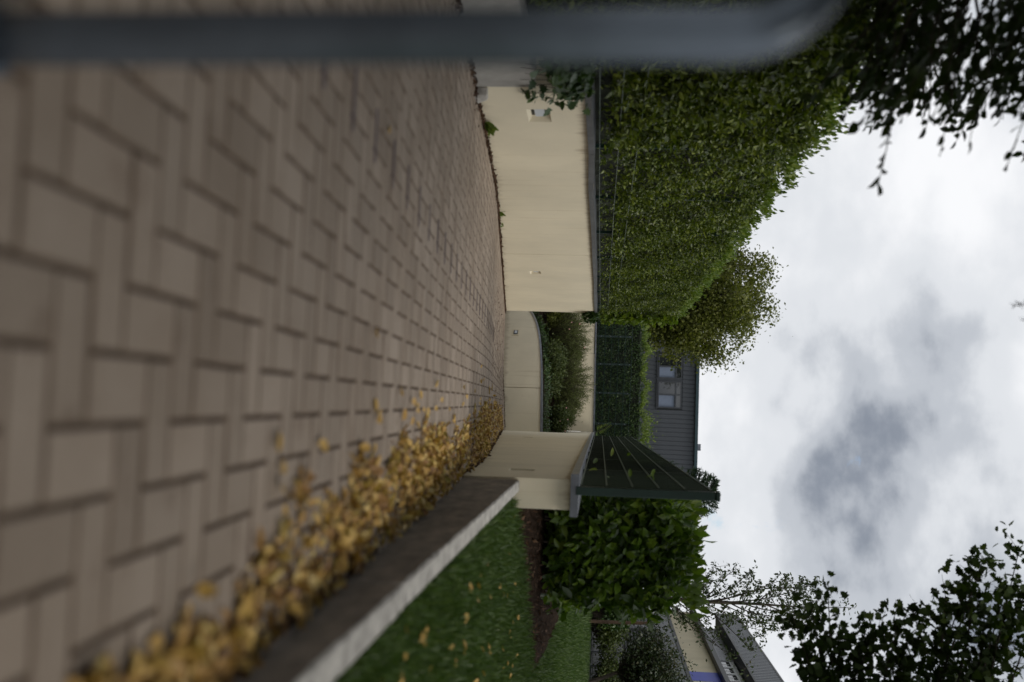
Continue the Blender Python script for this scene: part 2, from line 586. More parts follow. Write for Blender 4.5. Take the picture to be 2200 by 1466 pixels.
def paver_verts(lx, ly, h=0.05, ch=0.0038):
    ax, ay = lx / 2 - GAPW / 2, ly / 2 - GAPW / 2
    r0 = [(-ax, -ay, -h), (ax, -ay, -h), (ax, ay, -h), (-ax, ay, -h)]
    r1 = [(-ax, -ay, -ch), (ax, -ay, -ch), (ax, ay, -ch), (-ax, ay, -ch)]
    bx, by = ax - ch, ay - ch
    r2 = [(-bx, -by, 0), (bx, -by, 0), (bx, by, 0), (-bx, by, 0)]
    f = [(8, 9, 10, 11)]
    for k in range(4):
        j = (k + 1) % 4
        f.append((k, j, 4 + j, 4 + k))
        f.append((4 + k, 4 + j, 8 + j, 8 + k))
    return np.array(r0 + r1 + r2, float), f


bricks = []
for j in range(-80, 345):
    for i in range(-80, 8):
        s = (i + j) % 4
        if s == 0:
            bx_, by_, lx, ly = (i + 1) * PW, (j + .5) * PW, 2 * PW, PW
        elif s == 2:
            bx_, by_, lx, ly = (i + .5) * PW, (j + 1) * PW, PW, 2 * PW
        else:
            continue
        y = by_ + 0.174
        x = bx_ + 0.051 + SKEW * y
        xl = -2.55 if y < 24.45 else -7.0
        if y < -6 or y > 34 or x < xl or x > 0.56:
            continue
        bricks.append((x, y, lx, ly))


def proj(p):
    d = Vector(p) - EYE
    z = d.dot(F)
    if z < 0.2:
        return None
    return 1100 + 2139 * d.dot(UP2) / z, 733 + 2139 * d.dot(RT2) / z, z


near = []
for k, (x, y, lx, ly) in enumerate(bricks):
    q = proj((x, y, zp(y)))
    if q and -60 < q[0] < 2260 and -40 < q[1] < 1500 and y < 9.3 and x < 0.45:
        near.append((q[2] ** -3, k))
near = set(k for _, k in sorted(near, reverse=True)[:300])
pm = {}
for key, (lx, ly) in {'h': (2 * PW, PW), 'v': (PW, 2 * PW)}.items():
    v, f = paver_verts(lx, ly)
    me = bpy.data.meshes.new('paver')
    me.from_pydata([tuple(p) for p in v], [], f)
    me.materials.append(M['paver'])
    me.materials.append(M['chamfer'])
    me.polygons.foreach_set('material_index', [0] + [1] * 8)
    pm[key] = me
SL = math.atan(.057)
stv, stf = [], []
for k, (x, y, lx, ly) in enumerate(bricks):
    jz = random.gauss(0, 0.0007)
    if k in near:
        o = bpy.data.objects.new('paver', pm['h' if lx > ly else 'v'])
        col.objects.link(o)
        o.parent = drive
        o.location = (x, y, zp(y) + jz)
        o.rotation_euler = (-SL + random.gauss(0, .004), random.gauss(0, .004), -SKEW + random.gauss(0, .004))
    else:
        v, f = paver_verts(lx, ly)
        tx, ty = random.gauss(0, .004), random.gauss(0, .004)
        base = len(stv)
        for p in v:
            X, Y = x + p[0] + SKEW * p[1], y + p[1] - SKEW * p[0]
            stv.append((X, Y, zdrive(X, Y) + p[2] + jz + tx * p[0] + ty * p[1]))
        stf.extend([tuple(q + base for q in ff) for ff in f])
me = bpy.data.meshes.new('paving')
me.from_pydata(stv, [], stf)
me.materials.append(M['paver'])
me.materials.append(M['chamfer'])
me.polygons.foreach_set('material_index', ([0] + [1] * 8) * (len(stf) // 9))
o = put('paving', me, drive)
o['kind'] = 'stuff'

# sealed joints along one column, and the slot drain across the drive
for k in range(26):
    y = 2.51 + 0.4 * k
    x = -0.93 - 0.0055 * (y - 2.5)
    w = 0.094
    b = MB()
    s = .004
    p = []
    for dx, dy in ((-w, -.008), (w, -.008), (w, .008), (-w, .008)):
        yy = y + dy - SKEW * dx
        p.append((x + dx, yy, zdrive(x, yy) + s))
    q = [(a, c, d - .01) for a, c, d in p]
    b.add(q + p, [(4, 5, 6, 7), (0, 1, 5, 4), (1, 2, 6, 5), (2, 3, 7, 6), (3, 0, 4, 7)])
    b.build('sealed_joint', M['sealed'], drive, fix=False)
b = MB()
for i in range(6):
    xa, xb = -2.49 + i * .498, -2.49 + (i + 1) * .498
    yy = 11.2
    for (a0, a1, dz) in ((0, .012, .002), (.022, .034, .002), (.012, .022, -.006)):
        z = zdrive(0, yy + a0) + dz
        b.add([(xa, yy + a0, z), (xb, yy + a0, z), (xb, yy + a1, z - .001), (xa, yy + a1, z - .001)], [(0, 1, 2, 3)])
b.build('slot_drain', M['darkmetal'], drive, fix=False)

# lawn and surrounding ground
b = MB()
xs = [.585, .8, 1.1, 1.5, 2, 2.6, 3.4, 4.5, 6, 9, 14, 25, 60, 300]
yl = [-200, -40, -9, -3] + [0.5 * i for i in range(0, 60)] + [32, 36, 39.3]
for i in range(len(xs) - 1):
    for j in range(len(yl) - 1):
        c = [(xs[i], yl[j]), (xs[i + 1], yl[j]), (xs[i + 1], yl[j + 1]), (xs[i], yl[j + 1])]
        b.add([(x, y, zlawn(x, y)) for x, y in c], [(0, 1, 2, 3)])
tag(b.build('lawn', M['lawn'], fix=False, smooth=True), kind='structure')
b = MB()
for x0, x1, y0, y1, z in ((-300, -2.7, -200, 7.4, 0.0), (-300, -2.7, 7.4, 24.2, .36), (-300, -9, 24.2, 39.3, .36), (-300, 300, 39.3, 700, .35), (-2.7, .585, -200, -9, .5)):
    b.add([(x0, y0, z), (x1, y0, z), (x1, y1, z), (x0, y1, z)], [(0, 1, 2, 3)])
tag(b.build('ground', M['ground'], fix=False), kind='structure')
# soil bed in front of and under the laurel
b = MB()
nx, ny = 44, 40


def soil_front(x):
    return 8.15 + 1.05 * (x - .75) + .07 * math.sin(6 * x) + .04 * math.sin(15 * x)


for j in range(ny + 1):
    for i in range(nx + 1):
        x = .74 + 1.9 * i / nx
        y = soil_front(x) + (4.6 - .9 * (x - .74)) * (j / ny) ** 1.3
        edge = min(1 - i / nx, j / ny, 1 - j / ny) * 8
        b.v.append((x, y, zlawn(x, y) + .003 + .028 * min(edge, 1) + random.uniform(0, .03) * min(edge + .15, 1)))
for j in range(ny):
    for i in range(nx):
        a = j * (nx + 1) + i
        b.f.append((a, a + 1, a + nx + 2, a + nx + 1))
tag(b.build('soil_bed', M['soil'], fix=False), kind='structure')


# ------------------------------------------------------------------ walls
def wall_y(name, parent, m, xf, xb, segs, ztop, zbot, holes=(), depth=.05):
    """wall along Y with its face at xf; segs = [(y0,y1)], holes = [(y0,y1,z0,z1)] sunk into the face"""
    d = 1 if xb > xf else -1
    for y0, y1 in segs:
        b = MB()
        cuts = sorted([h for h in holes if y0 <= h[0] and h[1] <= y1])
        ya = y0
        spans = []
        for h in cuts:
            spans.append((ya, h[0], None))
            spans.append((h[0], h[1], h))
            ya = h[1]
        spans.append((ya, y1, None))

        def quad(y_a, z_a0, y_b, z_b0, z_a1, z_b1, x=xf):
            b.add([(x, y_a, z_a0), (x, y_b, z_b0), (x, y_b, z_b1), (x, y_a, z_a1)], [(0, 1, 2, 3)])
        for (a, c, h) in spans:
            za0, zb0, za1, zb1 = zbot(a), zbot(c), ztop(a), ztop(c)
            if h is None:
                quad(a, za0, c, zb0, za1, zb1)
            else:
                quad(a, za0, c, zb0, h[2], h[2])
                quad(a, h[3], c, h[3], za1, zb1)
                xi = xf + d * depth
                b.add([(xf, a, h[2]), (xf, c, h[2]), (xf, c, h[3]), (xf, a, h[3]), (xi, a + .02, h[2] + .03), (xi, c - .02, h[2] + .03), (xi, c - .02, h[3] - .02), (xi, a + .02, h[3] - .02)],
                      [(0, 1, 5, 4), (1, 2, 6, 5), (2, 3, 7, 6), (3, 0, 4, 7), (4, 5, 6, 7)])
            b.add([(xb, a, za0), (xb, c, zb0), (xb, c, zb1), (xb, a, za1)], [(0, 1, 2, 3)])
            b.add([(xf, a, za1), (xf, c, zb1), (xb, c, zb1), (xb, a, za1)], [(0, 1, 2, 3)])
        for yy in (y0, y1):
            b.add([(xf, yy, zbot(yy)), (xb, yy, zbot(yy)), (xb, yy, ztop(yy)), (xf, yy, ztop(yy))], [(0, 1, 2, 3)])
        me_o = b.build(name, m, parent, fix=False)
        bm = bmesh.new()
        bm.from_mesh(me_o.data)
        bmesh.ops.remove_doubles(bm, verts=list(bm.verts), dist=.0005)
        bmesh.ops.recalc_face_normals(bm, faces=list(bm.faces))
        bm.to_mesh(me_o.data)
        bm.free()


def capping(parent, path, wl_, wr_, th=.062, lip=.02, m=None):
    """folded sheet capping along a path of (x,y,z-top); each length its own part with a standing joint"""
    for k, (p, q) in enumerate(zip(path[:-1], path[1:])):
        p, q = Vector(p), Vector(q)
        d = (q - p)
        n = Vector((d.y, -d.x, 0)).normalized()
        p2, q2 = p + d * 0.0, q - d.normalized() * .004
        secs = []
        for c in (p2, q2):
            ring = [c + n * wr_, c + n * wr_ - Vector((0, 0, th)), c + n * (wr_ - lip) - Vector((0, 0, th)),
                    c + n * (wr_ - lip) - Vector((0, 0, .014)), c - n * (wl_ - lip) - Vector((0, 0, .014)), c - n * (wl_ - lip) - Vector((0, 0, th)),
                    c - n * wl_ - Vector((0, 0, th)), c - n * wl_]
            ring[0] = ring[0] - Vector((0, 0, .006))
            secs.append(ring)
        b = MB()
        b.loft(secs)
        b.build('capping', m or M['zinc'], parent)


LAMP = []


def wall_lamp(x, y0, y1, z0, z1, d, label, depth=.05):
    t = empty('recessed_wall_light', (x, (y0 + y1) / 2, z0))
    tag(t, label, 'light', 'recessed lights in the ramp walls')
    xi = x + d * depth
    b = MB()
    ym, zm = (y0 + y1) / 2, (z0 + z1) / 2
    hw, hh = (y1 - y0) * .36, (z1 - z0) * .38
    b.box(min(xi, xi - d * .005), max(xi, xi - d * .005), ym - hw, ym + hw, zm - hh, zm + hh)
    b.build('back_plate', M['darkmetal'], t)
    b = MB()
    b.box(min(xi - d * .006, xi - d * .02), max(xi - d * .006, xi - d * .02), ym - hw * .85, ym + hw * .95, zm - hh * .55, zm + hh * .60)
    b.build('lens', M['lamp_glass'], t, bevel=.004)


# left wall
LW = empty('retaining_wall', (-2.5, 7.44, -.45))
tag(LW, 'long cream rendered ramp wall with dark metal capping beneath the tall clipped hedge', 'wall')
lc = [(-2.62, 7.40, .475), (-2.615, 9.30, .487), (-2.62, 10.75, .466), (-2.615, 13.2, .474), (-2.62, 15.63, .470), (-2.62, 18.4, .474), (-2.62, 21.2, .458), (-2.62, 24.25, .462)]


def lcz(y):
    for a, c in zip(lc[:-1], lc[1:]):
        if y <= c[1]:
            t = (y - a[1]) / (c[1] - a[1])
            return a[2] + (c[2] - a[2]) * t - .016
    return lc[-1][2] - .016


LH = [(8.02, 8.37, -.076, .118), (17.35, 17.72, -.714, -.522)]
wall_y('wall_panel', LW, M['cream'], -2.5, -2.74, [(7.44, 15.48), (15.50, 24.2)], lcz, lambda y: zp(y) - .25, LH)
capping(LW, lc, .15, .15)
wall_lamp(-2.5, *LH[0][:2], *LH[0][2:], -1, 'square wall light sunk into the cream wall near the grey concrete kerb and ivy')
wall_lamp(-2.5, *LH[1][:2], *LH[1][2:], -1, 'wall light sunk into the hedge-topped cream wall, beyond its vertical joint')

# right wall with its thick end facing the lawn
RW = empty('retaining_wall', (.5, 7.8, -.45))
tag(RW, 'cream rendered ramp wall carrying the dark green mesh fence, its end facing the lawn', 'wall')
RH = [(8.77, 9.03, -.185, .040), (20.95, 21.3, -1.02, -.80)]
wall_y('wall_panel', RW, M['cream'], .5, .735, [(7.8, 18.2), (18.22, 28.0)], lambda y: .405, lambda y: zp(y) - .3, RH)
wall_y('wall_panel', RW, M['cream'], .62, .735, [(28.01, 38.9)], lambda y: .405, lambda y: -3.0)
capping(RW, [(.617, 7.745, .462), (.617, 9.4, .457), (.617, 12.0, .452), (.617, 15.0, .448), (.617, 18.2, .445), (.617, 21.4, .442), (.617, 25.0, .440), (.617, 28.06, .440)], .165, .165)
capping(RW, [(.68, 28.07, .440), (.68, 33.0, .440), (.68, 38.9, .440)], .09, .09)
MB().box(.454, .780, 7.738, 7.7445, .398, .455).build('capping_end', M['zinc'], RW)
wall_lamp(.5, *RH[0][:2], *RH[0][2:], 1, 'wall light slot in the cream wall just past the concrete kerb by the lawn')
wall_lamp(.5, *RH[1][:2], *RH[1][2:], 1, 'thin far wall light slot in the cream wall under the dark green mesh fence')

# low curved wall at the foot of the ramp
path = [(.62, 30.0), (.0, 30.12), (-.7, 30.38), (-1.35, 30.78), (-1.95, 31.25), (-2.45, 31.8), (-2.85, 32.4), (-3.2, 33.1), (-3.6, 34.3), (-4.2, 36.2)]
capz = [-1.12, -1.14, -1.17, -1.21, -1.28, -1.37, -1.49, -1.65, -1.92, -2.3]
# smooth the path
def smooth(seq, it=1):
    for _ in range(it):
        o_ = [seq[0]]
        for a, c in zip(seq[:-1], seq[1:]):
            o_.append(tuple(.75 * u + .25 * v for u, v in zip(a, c)))
            o_.append(tuple(.25 * u + .75 * v for u, v in zip(a, c)))
        o_.append(seq[-1])
        seq = o_
    return seq


cp = smooth([(x, y, z) for (x, y), z in zip(path, capz)], 2)
CW = empty('curved_ramp_wall', (-1.3, 30.8, -2.4))
tag(CW, 'low curved cream wall across the foot of the ramp, bushes above it', 'wall')


def curved(seg):
    b = MB()
    secs = []
    for k, (x, y, z) in enumerate(seg):
        a = seg[max(k - 1, 0)]
        c = seg[min(k + 1, len(seg) - 1)]
        d = Vector((c[0] - a[0], c[1] - a[1], 0)).normalized()
        n = Vector((-d.y, d.x, 0))          # towards the ramp (the path runs to -x)
        if n.y > 0:
            n = -n
        f0 = Vector((x, y, 0)) + n * .0
        bk = Vector((x, y, 0)) - n * .22
        zb = zdrive(x, y) - .5
        secs.append([(f0.x, f0.y, zb), (f0.x, f0.y, z - .016), (bk.x, bk.y, z - .016), (bk.x, bk.y, zb)])
    b.loft(secs)
    return b


js = min(range(len(cp)), key=lambda k: abs(cp[k][0] + .72))
hol = min(range(len(cp)), key=lambda k: abs(cp[k][0] + 2.6))
g0 = Vector(cp[js])
s1 = cp[:js + 1]
s2 = [tuple(g0 + (Vector(cp[js + 1]) - g0).normalized() * .025)] + cp[js + 1:]
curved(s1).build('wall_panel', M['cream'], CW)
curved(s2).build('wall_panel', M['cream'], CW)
cm = []
for k, (x, y, z) in enumerate(cp):
    a = cp[max(k - 1, 0)]
    c = cp[min(k + 1, len(cp) - 1)]
    d = Vector((c[0] - a[0], c[1] - a[1], 0)).normalized()
    n = Vector((-d.y, d.x, 0))
    if n.y > 0:
        n = -n
    cm.append(Vector((x, y, z)) - n * .11)
step = 6
for s in range(0, len(cm) - 1, step):
    seg = cm[s:s + step + 1]
    b = MB()
    secs = []
    for k, c in enumerate(seg):
        a = seg[max(k - 1, 0)]
        e = seg[min(k + 1, len(seg) - 1)]
        d = (e - a).normalized()
        n = Vector((-d.y, d.x, 0)).normalized()
        secs.append([c + n * .15, c + n * .15 - Vector((0, 0, .06)), c + n * .125 - Vector((0, 0, .06)), c + n * .125 - Vector((0, 0, .014)),
                     c - n * .125 - Vector((0, 0, .014)), c - n * .125 - Vector((0, 0, .06)), c - n * .15 - Vector((0, 0, .06)), c - n * .15])
    b.loft(secs)
    b.build('capping', M['zinc'], CW)
# its lamp: a shallow box set in the face
lx_, ly_ = cp[hol][0], cp[hol][1]
t = empty('recessed_wall_light', (lx_, ly_, -2.3))
tag(t, 'small wall light low in the curved cream wall at the ramp foot', 'light', 'recessed lights in the ramp walls')
dv = Vector((cp[hol + 1][0] - cp[hol - 1][0], cp[hol + 1][1] - cp[hol - 1][1], 0)).normalized()
nv = Vector((-dv.y, dv.x, 0))
if nv.y > 0:
    nv = -nv


def plate(c, hw, z0, z1, o0, o1):
    b_ = MB()
    ring0 = [c - dv * hw + nv * o0, c + dv * hw + nv * o0, c + dv * hw + nv * o1, c - dv * hw + nv * o1]
    b_.loft([[(v.x, v.y, z0) for v in ring0], [(v.x, v.y, z1) for v in ring0]])
    return b_


cL = Vector((lx_, ly_, 0))
plate(cL, .19, -2.31, -2.09, -.02, .012).build('surround', M['cream_far'], t)
plate(cL, .13, -2.27, -2.13, .0, .016).build('back_plate', M['darkmetal'], t)
plate(cL + dv * .01, .075, -2.235, -2.155, .0, .03).build('lens', M['lamp_glass'], t)

# terrace soil behind it and the tall back wall
b = MB()
for k in range(len(cm) - 1):
    p, q = cm[k], cm[k + 1]
    b.add([(p.x, p.y, p.z - .03), (q.x, q.y, q.z - .03), (q.x - .2, 39.0, -.7), (p.x, 39.0, -.7)], [(0, 1, 2, 3)])
tag(b.build('planted_bank', M['soil']), kind='structure')
BW = empty('back_wall', (-3, 39, -1))
tag(BW, 'tall pale cream wall behind the bushes, topped by the wire fence', 'wall')
for xa, xb in ((-14, -6.4), (-6.39, -2.43), (-2.42, .615), (.74, 3.2)):
    MB().box(xa, xb, 39.0, 39.25, -3, .36 + .012 * xa).build('wall_panel', M['cream_far'], BW)
capping(BW, [(-14, 39.12, .33), (-6.4, 39.12, .34), (-2.43, 39.12, .375), (3.2, 39.12, .425)], .16, .16, .055)

# kerbs and small concrete
KB = empty('concrete_kerb', (.55, 4, -.2))
tag(KB, 'low concrete kerb wall between the leaf drift and the lawn, pale top and dark face', 'kerb')


def kx(y):
    return .567 + (y - 2) * -.0085


for y0, y1 in ((-6.0, -2.0), (-1.99, .98), (.99, 3.18), (3.19, 5.48), (5.49, 7.79)):
    b = MB()
    secs = []
    ns = max(8, int((y1 - y0) / .07))
    dx0, dz0 = random.uniform(-.003, .003), random.uniform(-.003, .003)
    for k in range(ns + 1):
        y = y0 + (y1 - y0) * k / ns
        x = kx(y) + dx0
        c0, c1 = abs(random.gauss(0, .0035)), abs(random.gauss(0, .0035))
        z0 = dz0 + random.gauss(0, .0008)
        secs.append([(x, y, zp(y) - .2), (x + random.gauss(0, .0006), y, z0 - .005 - c0), (x + .005 + c0, y, z0), (x + .085 - c1, y, z0), (x + .09, y, z0 - .005 - c1), (x + .09, y, zp(y) - .2)])
    b.loft(secs)
    o = b.build('kerb_stone', M['conc'], KB)
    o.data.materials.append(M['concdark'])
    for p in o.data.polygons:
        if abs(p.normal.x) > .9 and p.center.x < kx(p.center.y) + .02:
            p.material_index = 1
LK = empty('concrete_kerb', (-2.5, 6, -.3))
tag(LK, 'grey concrete upstand at the near end of the hedge-topped wall, half hidden by the steel hoop', 'kerb')
for y0, y1 in ((-6.0, .9), (.91, 3.2), (3.21, 5.6), (5.61, 6.9), (6.91, 7.43)):
    b = MB()
    secs = []
    for y in (y0, y1):
        secs.append([(-2.49, y, zp(y) - .2), (-2.49, y, .035), (-2.497, y, .042), (-2.69, y, .042), (-2.70, y, .035), (-2.70, y, zp(y) - .2)])
    b.loft(secs)
    b.build('kerb_stone', M['conc_even'], LK)
b = MB()
b.add([(-2.50, 7.44, -.47), (-2.40, 7.45, -.47), (-2.41, 7.66, -.47), (-2.50, 7.70, -.47), (-2.50, 7.45, -.325), (-2.43, 7.46, -.33), (-2.44, 7.60, -.34), (-2.50, 7.66, -.35)],
      [(3, 2, 1, 0), (4, 5, 6, 7), (0, 1, 5, 4), (1, 2, 6, 5), (2, 3, 7, 6), (3, 0, 4, 7)])
tag(b.build('stone_block', M['conc'], bevel=.012), 'small rough concrete lump at the foot of the cream wall beside the upstand', 'block')

# ------------------------------------------------------------------ steel hoop in the foreground
HP = empty('steel_hoop', (-.66, 1.0, -.06))
tag(HP, 'thick blue-grey tubular steel hoop standing on the pavers close to the lens', 'barrier')
pts = [(-.384, 1.0, -.06)]
for k in range(1, 9):
    t = k / 9
    pts.append((-.384 - .006 * t, 1.0, -.06 + t * .785))
RB = .105
for k in range(0, 13):
    a = math.pi / 2 * k / 12
    pts.append((-.39 - RB + RB * math.cos(a), 1.0, .725 + RB * math.sin(a)))
for k in range(0, 13):
    a = math.pi / 2 * k / 12
    pts.append((-.93 - RB * math.sin(a), 1.0, .725 + RB * math.cos(a)))
pts.append((-1.04, 1.0, .3))
pts.append((-1.04, 1.0, -.06))
MB().tube(pts, .0287, 28).build('tube', M['steel'], HP, smooth=True)
for x in (-.384, -1.04):
    b = MB()
    secs = []
    for z, r in ((-.085, .040), (-.058, .040), (-.055, .037)):
        secs.append([(x + r * math.cos(a * math.pi / 12), 1.0 + r * math.sin(a * math.pi / 12), z) for a in range(24)])
    b.loft(secs)
    b.build('base_collar', M['steel'], HP)

# ------------------------------------------------------------------ fences
FR = empty('mesh_panel_fence', (.58, 7.75, .46))
tag(FR, 'dark green wire mesh panel fence standing on the wall by the laurel hedge', 'fence')
ypost = [7.76 + 2.52 * k for k in range(9)]
for k, y in enumerate(ypost):
    b = MB()
    b.box(.545, .610, y - .03, y + .03, .44, 1.50)
    p = b.build('post', M['green'], FR, bevel=.004)
    MB().box(.540, .615, y - .036, y + .036, 1.502, 1.535).build('post_cap', M['green'], p, bevel=.006)
zw = [.475, .675, .875, 1.075, 1.275, 1.475]
for k in range(8):
    y0, y1 = ypost[k] + .035, ypost[k + 1] - .035
    for z in zw:
        MB().box(.532, .542, y0, y1, z - .006, z + .006).build('rail', M['greenwire'], FR)
    b = MB()
    nr = 49
    for i in range(nr + 1):
        y = y0 + .01 + (y1 - y0 - .02) * i / nr
        b.box(.5432, .5500, y - .0034, y + .0034, .47, 1.485)
    b.build('wire_rods', M['strip'], FR, fix=False)

FB = empty('wire_fence', (-1, 39.1, .35))
tag(FB, 'green wire panel fence on the far back wall, ivy hedge close behind it', 'fence')
for x in (-7.7, -6.56, -5.42, -4.28, -3.135, -2.043, -.918, .277, 1.47, 2.6):
    zt = 1.745 if x < -1.5 else 1.70 if x < 0 else 1.62
    MB().box(x - .035, x + .035, 39.09, 39.14, .33 + .012 * x, zt).build('post', M['green'], FB)
    for q in range(4):
        z = .55 + (zt - .62) * q / 3
        MB().box(x - .014, x + .014, 39.055, 39.088, z - .014, z + .014).build('clip', M['zinc'], FB)
for k in range(6):
    z0 = .42 + k * .262
    MB().tube([(-7.8, 39.07, z0 + .04), (-1.5, 39.07, z0 + .02), (0, 39.07, z0 - .02), (2.7, 39.07, z0 - .08)], .011, 5).build('rail', M['green'], FB)
b = MB()
for i in range(190):
    x = -7.7 + i * .055
    b.box(x - .0025, x + .0025, 39.078, 39.083, .4, 1.66)
b.build('wire_rods', M['green'], FB, fix=False)

FL = empty('wire_fence', (-2.6, 8, .47))
tag(FL, 'thin wire fence swallowed by the tall hedge above the cream wall', 'fence')
for k in range(3):
    z = .53 + k * .18
    MB().tube([(-2.565, 7.2, z), (-2.56, 12, z - .01), (-2.565, 24, z)], .0035, 5).build('wire', M['greenwire'], FL)
for k in range(8):
    y = 7.5 + 2.35 * k
    MB().box(-2.72, -2.68, y - .02, y + .02, .46, 2.25).build('post', M['green'], FL)


# ------------------------------------------------------------------ hedges
def hedge_shell(n, x0, x1, y0, y1, z0, z1, faces, rough=.07, power=1.0):
    """points and outward normals scattered over the shell of a clipped block"""
    areas = {'-x': (y1 - y0) * (z1 - z0), '+x': (y1 - y0) * (z1 - z0), '-y': (x1 - x0) * (z1 - z0), '+y': (x1 - x0) * (z1 - z0), '+z': (x1 - x0) * (y1 - y0)}
    tot = sum(areas[f] for f in faces)
    P, N = [], []
    for f in faces:
        k = int(n * areas[f] / tot)
        u, v = rng.random(k), rng.random(k)
        if f in ('-x', '+x'):
            p = np.stack([np.full(k, x0 if f == '-x' else x1), y0 + u * (y1 - y0), z0 + v * (z1 - z0)], 1)
            nn = np.array([-1 if f == '-x' else 1, 0, 0])
        elif f in ('-y', '+y'):
            p = np.stack([x0 + u * (x1 - x0), np.full(k, y0 if f == '-y' else y1), z0 + v * (z1 - z0)], 1)
            nn = np.array([0, -1 if f == '-y' else 1, 0])
        else:
            p = np.stack([x0 + u * (x1 - x0), y0 + v * (y1 - y0), np.full(k, z1)], 1)
            nn = np.array([0, 0, 1])
        nn = np.tile(nn, (k, 1)).astype(float)
        lump = .5 * np.sin(p[:, 1] * 2.1 + p[:, 2] * 3.3 + p[:, 0] * 2.7) + .5 * np.sin(p[:, 1] * 5.3 - p[:, 2] * 4.1 + 1.3 + p[:, 0] * 4.7) + .35 * np.sin(p[:, 1] * 11 + p[:, 2] * 9.7 + p[:, 0] * 10)
        p = p + nn * (lump * rough - np.abs(rng.normal(size=k)) * rough * 1.3)[:, None]
        P.append(p)
        N.append(nn)
    return np.concatenate(P), np.concatenate(N)


def core_block(name, x0, x1, y0, y1, z0, z1, parent, step=.25, amp=.05):  # solid dark block added inside a hedge to stop light passing through
    bm = bmesh.new()
    nx, ny, nz = [max(1, int((b_ - a_) / step)) for a_, b_ in ((x0, x1), (y0, y1), (z0, z1))]
    bmesh.ops.create_cube(bm, size=1)
    bmesh.ops.subdivide_edges(bm, edges=[e for e in bm.edges if abs((e.verts[0].co - e.verts[1].co).y) > .5], cuts=min(ny, 60))
    bmesh.ops.subdivide_edges(bm, edges=[e for e in bm.edges if abs((e.verts[0].co - e.verts[1].co).z) > .5], cuts=min(nz, 12))
    bmesh.ops.subdivide_edges(bm, edges=[e for e in bm.edges if abs((e.verts[0].co - e.verts[1].co).x) > .5], cuts=min(nx, 12))
    for v in bm.verts:
        c = v.co
        v.co = Vector((x0 + (c.x + .5) * (x1 - x0), y0 + (c.y + .5) * (y1 - y0), z0 + (c.z + .5) * (z1 - z0))) + Vector((random.uniform(-amp, amp), random.uniform(-amp, amp), random.uniform(-amp, amp)))
    me = bpy.data.meshes.new(name)
    bm.to_mesh(me)
    bm.free()
    me.materials.append(M['core'])
    return put(name, me, parent)


def hedge_leaves(name, P, N, L, tmpl, m, parent, up=.35, spread=.8, droop=0.0):
    k = len(P)
    D = rdir(k) * spread + N * .35 + np.array([0, 0, up])
    D[:, 2] -= droop
    Nn = N + rdir(k) * .7 + np.array([0, 0, .45])
    return leaves(name, P, D, Nn, L * rng.uniform(.65, 1.25, k), tmpl, m, parent)


# tall hedge on the left wall
HL = empty('clipped_hedge', (-3.2, 10, .36))
tag(HL, 'tall clipped green hedge running along the top of the long cream wall', 'hedge')
core_block('shade_core', -4.0, -2.78, 3.6, 24.8, .0, 2.32, HL)
P, N = hedge_shell(76000, -4.1, -2.61, 6.0, 25.3, .52, 2.44, ('+x',), .11)
# the lowest band stays open and dark, longer shoots at the top
keep = (P[:, 2] > .72) | (rng.random(len(P)) < .22)
P, N = P[keep], N[keep]
hedge_leaves('foliage', P, N, .058, DIAM, M['leaf_hedge'], HL)
P, N = hedge_shell(15000, -4.1, -2.60, 6.0, 25.3, .5, 2.47, ('+z', '-y', '+y'), .07)
hedge_leaves('foliage', P, N, .062, DIAM, M['leaf_hedge'], HL, .6)
P, N = hedge_shell(19000, -4.1, -2.56, 3.4, 9.5, .12, 2.42, ('+x',), .09)
keep = (P[:, 2] > .62) | (P[:, 1] < 7.3)
P, N = P[keep], N[keep]
hedge_leaves('foliage', P, N, .072, OVAL, M['leaf_hedge'], HL)
k = 12000
P = np.stack([rng.uniform(-3.2, -2.5, k), rng.uniform(5.5, 25.2, k), 2.42 + np.abs(rng.normal(size=k)) * .06], 1)
P[:, 2] += .05 * np.sin(P[:, 1] * 3.7) + .04 * np.sin(P[:, 1] * 9.1 + P[:, 0] * 6)
hedge_leaves('shoot_leaves', P, np.tile([.5, 0, .8], (k, 1)), .068, DIAM, M['leaf_bright'], HL, .9, .6)
k = 2600
P = np.stack([-2.56 + rng.normal(size=k) * .07, 25.35 + rng.normal(size=k) * .22, rng.uniform(.55, 2.45, k)], 1)
hedge_leaves('shoot_leaves', P, np.tile([.6, .5, .2], (k, 1)), .10, MAPLE, M['leaf_bright'], HL, .0, .8)
# a reddish dead shoot standing above the top
b = MB()
b.tube([(-2.7, 11.25, 2.38), (-2.72, 11.3, 2.6), (-2.7, 11.34, 2.74)], [.005, .004, .002], 5)
for q in range(9):
    z = 2.5 + q * .027
    b.tube([(-2.71, 11.3, z), (-2.71 + random.uniform(-.06, .06), 11.3 + random.uniform(-.03, .03), z + .03)], [.003, .002], 4)
b.build('dry_shoot', M['twig'], HL)

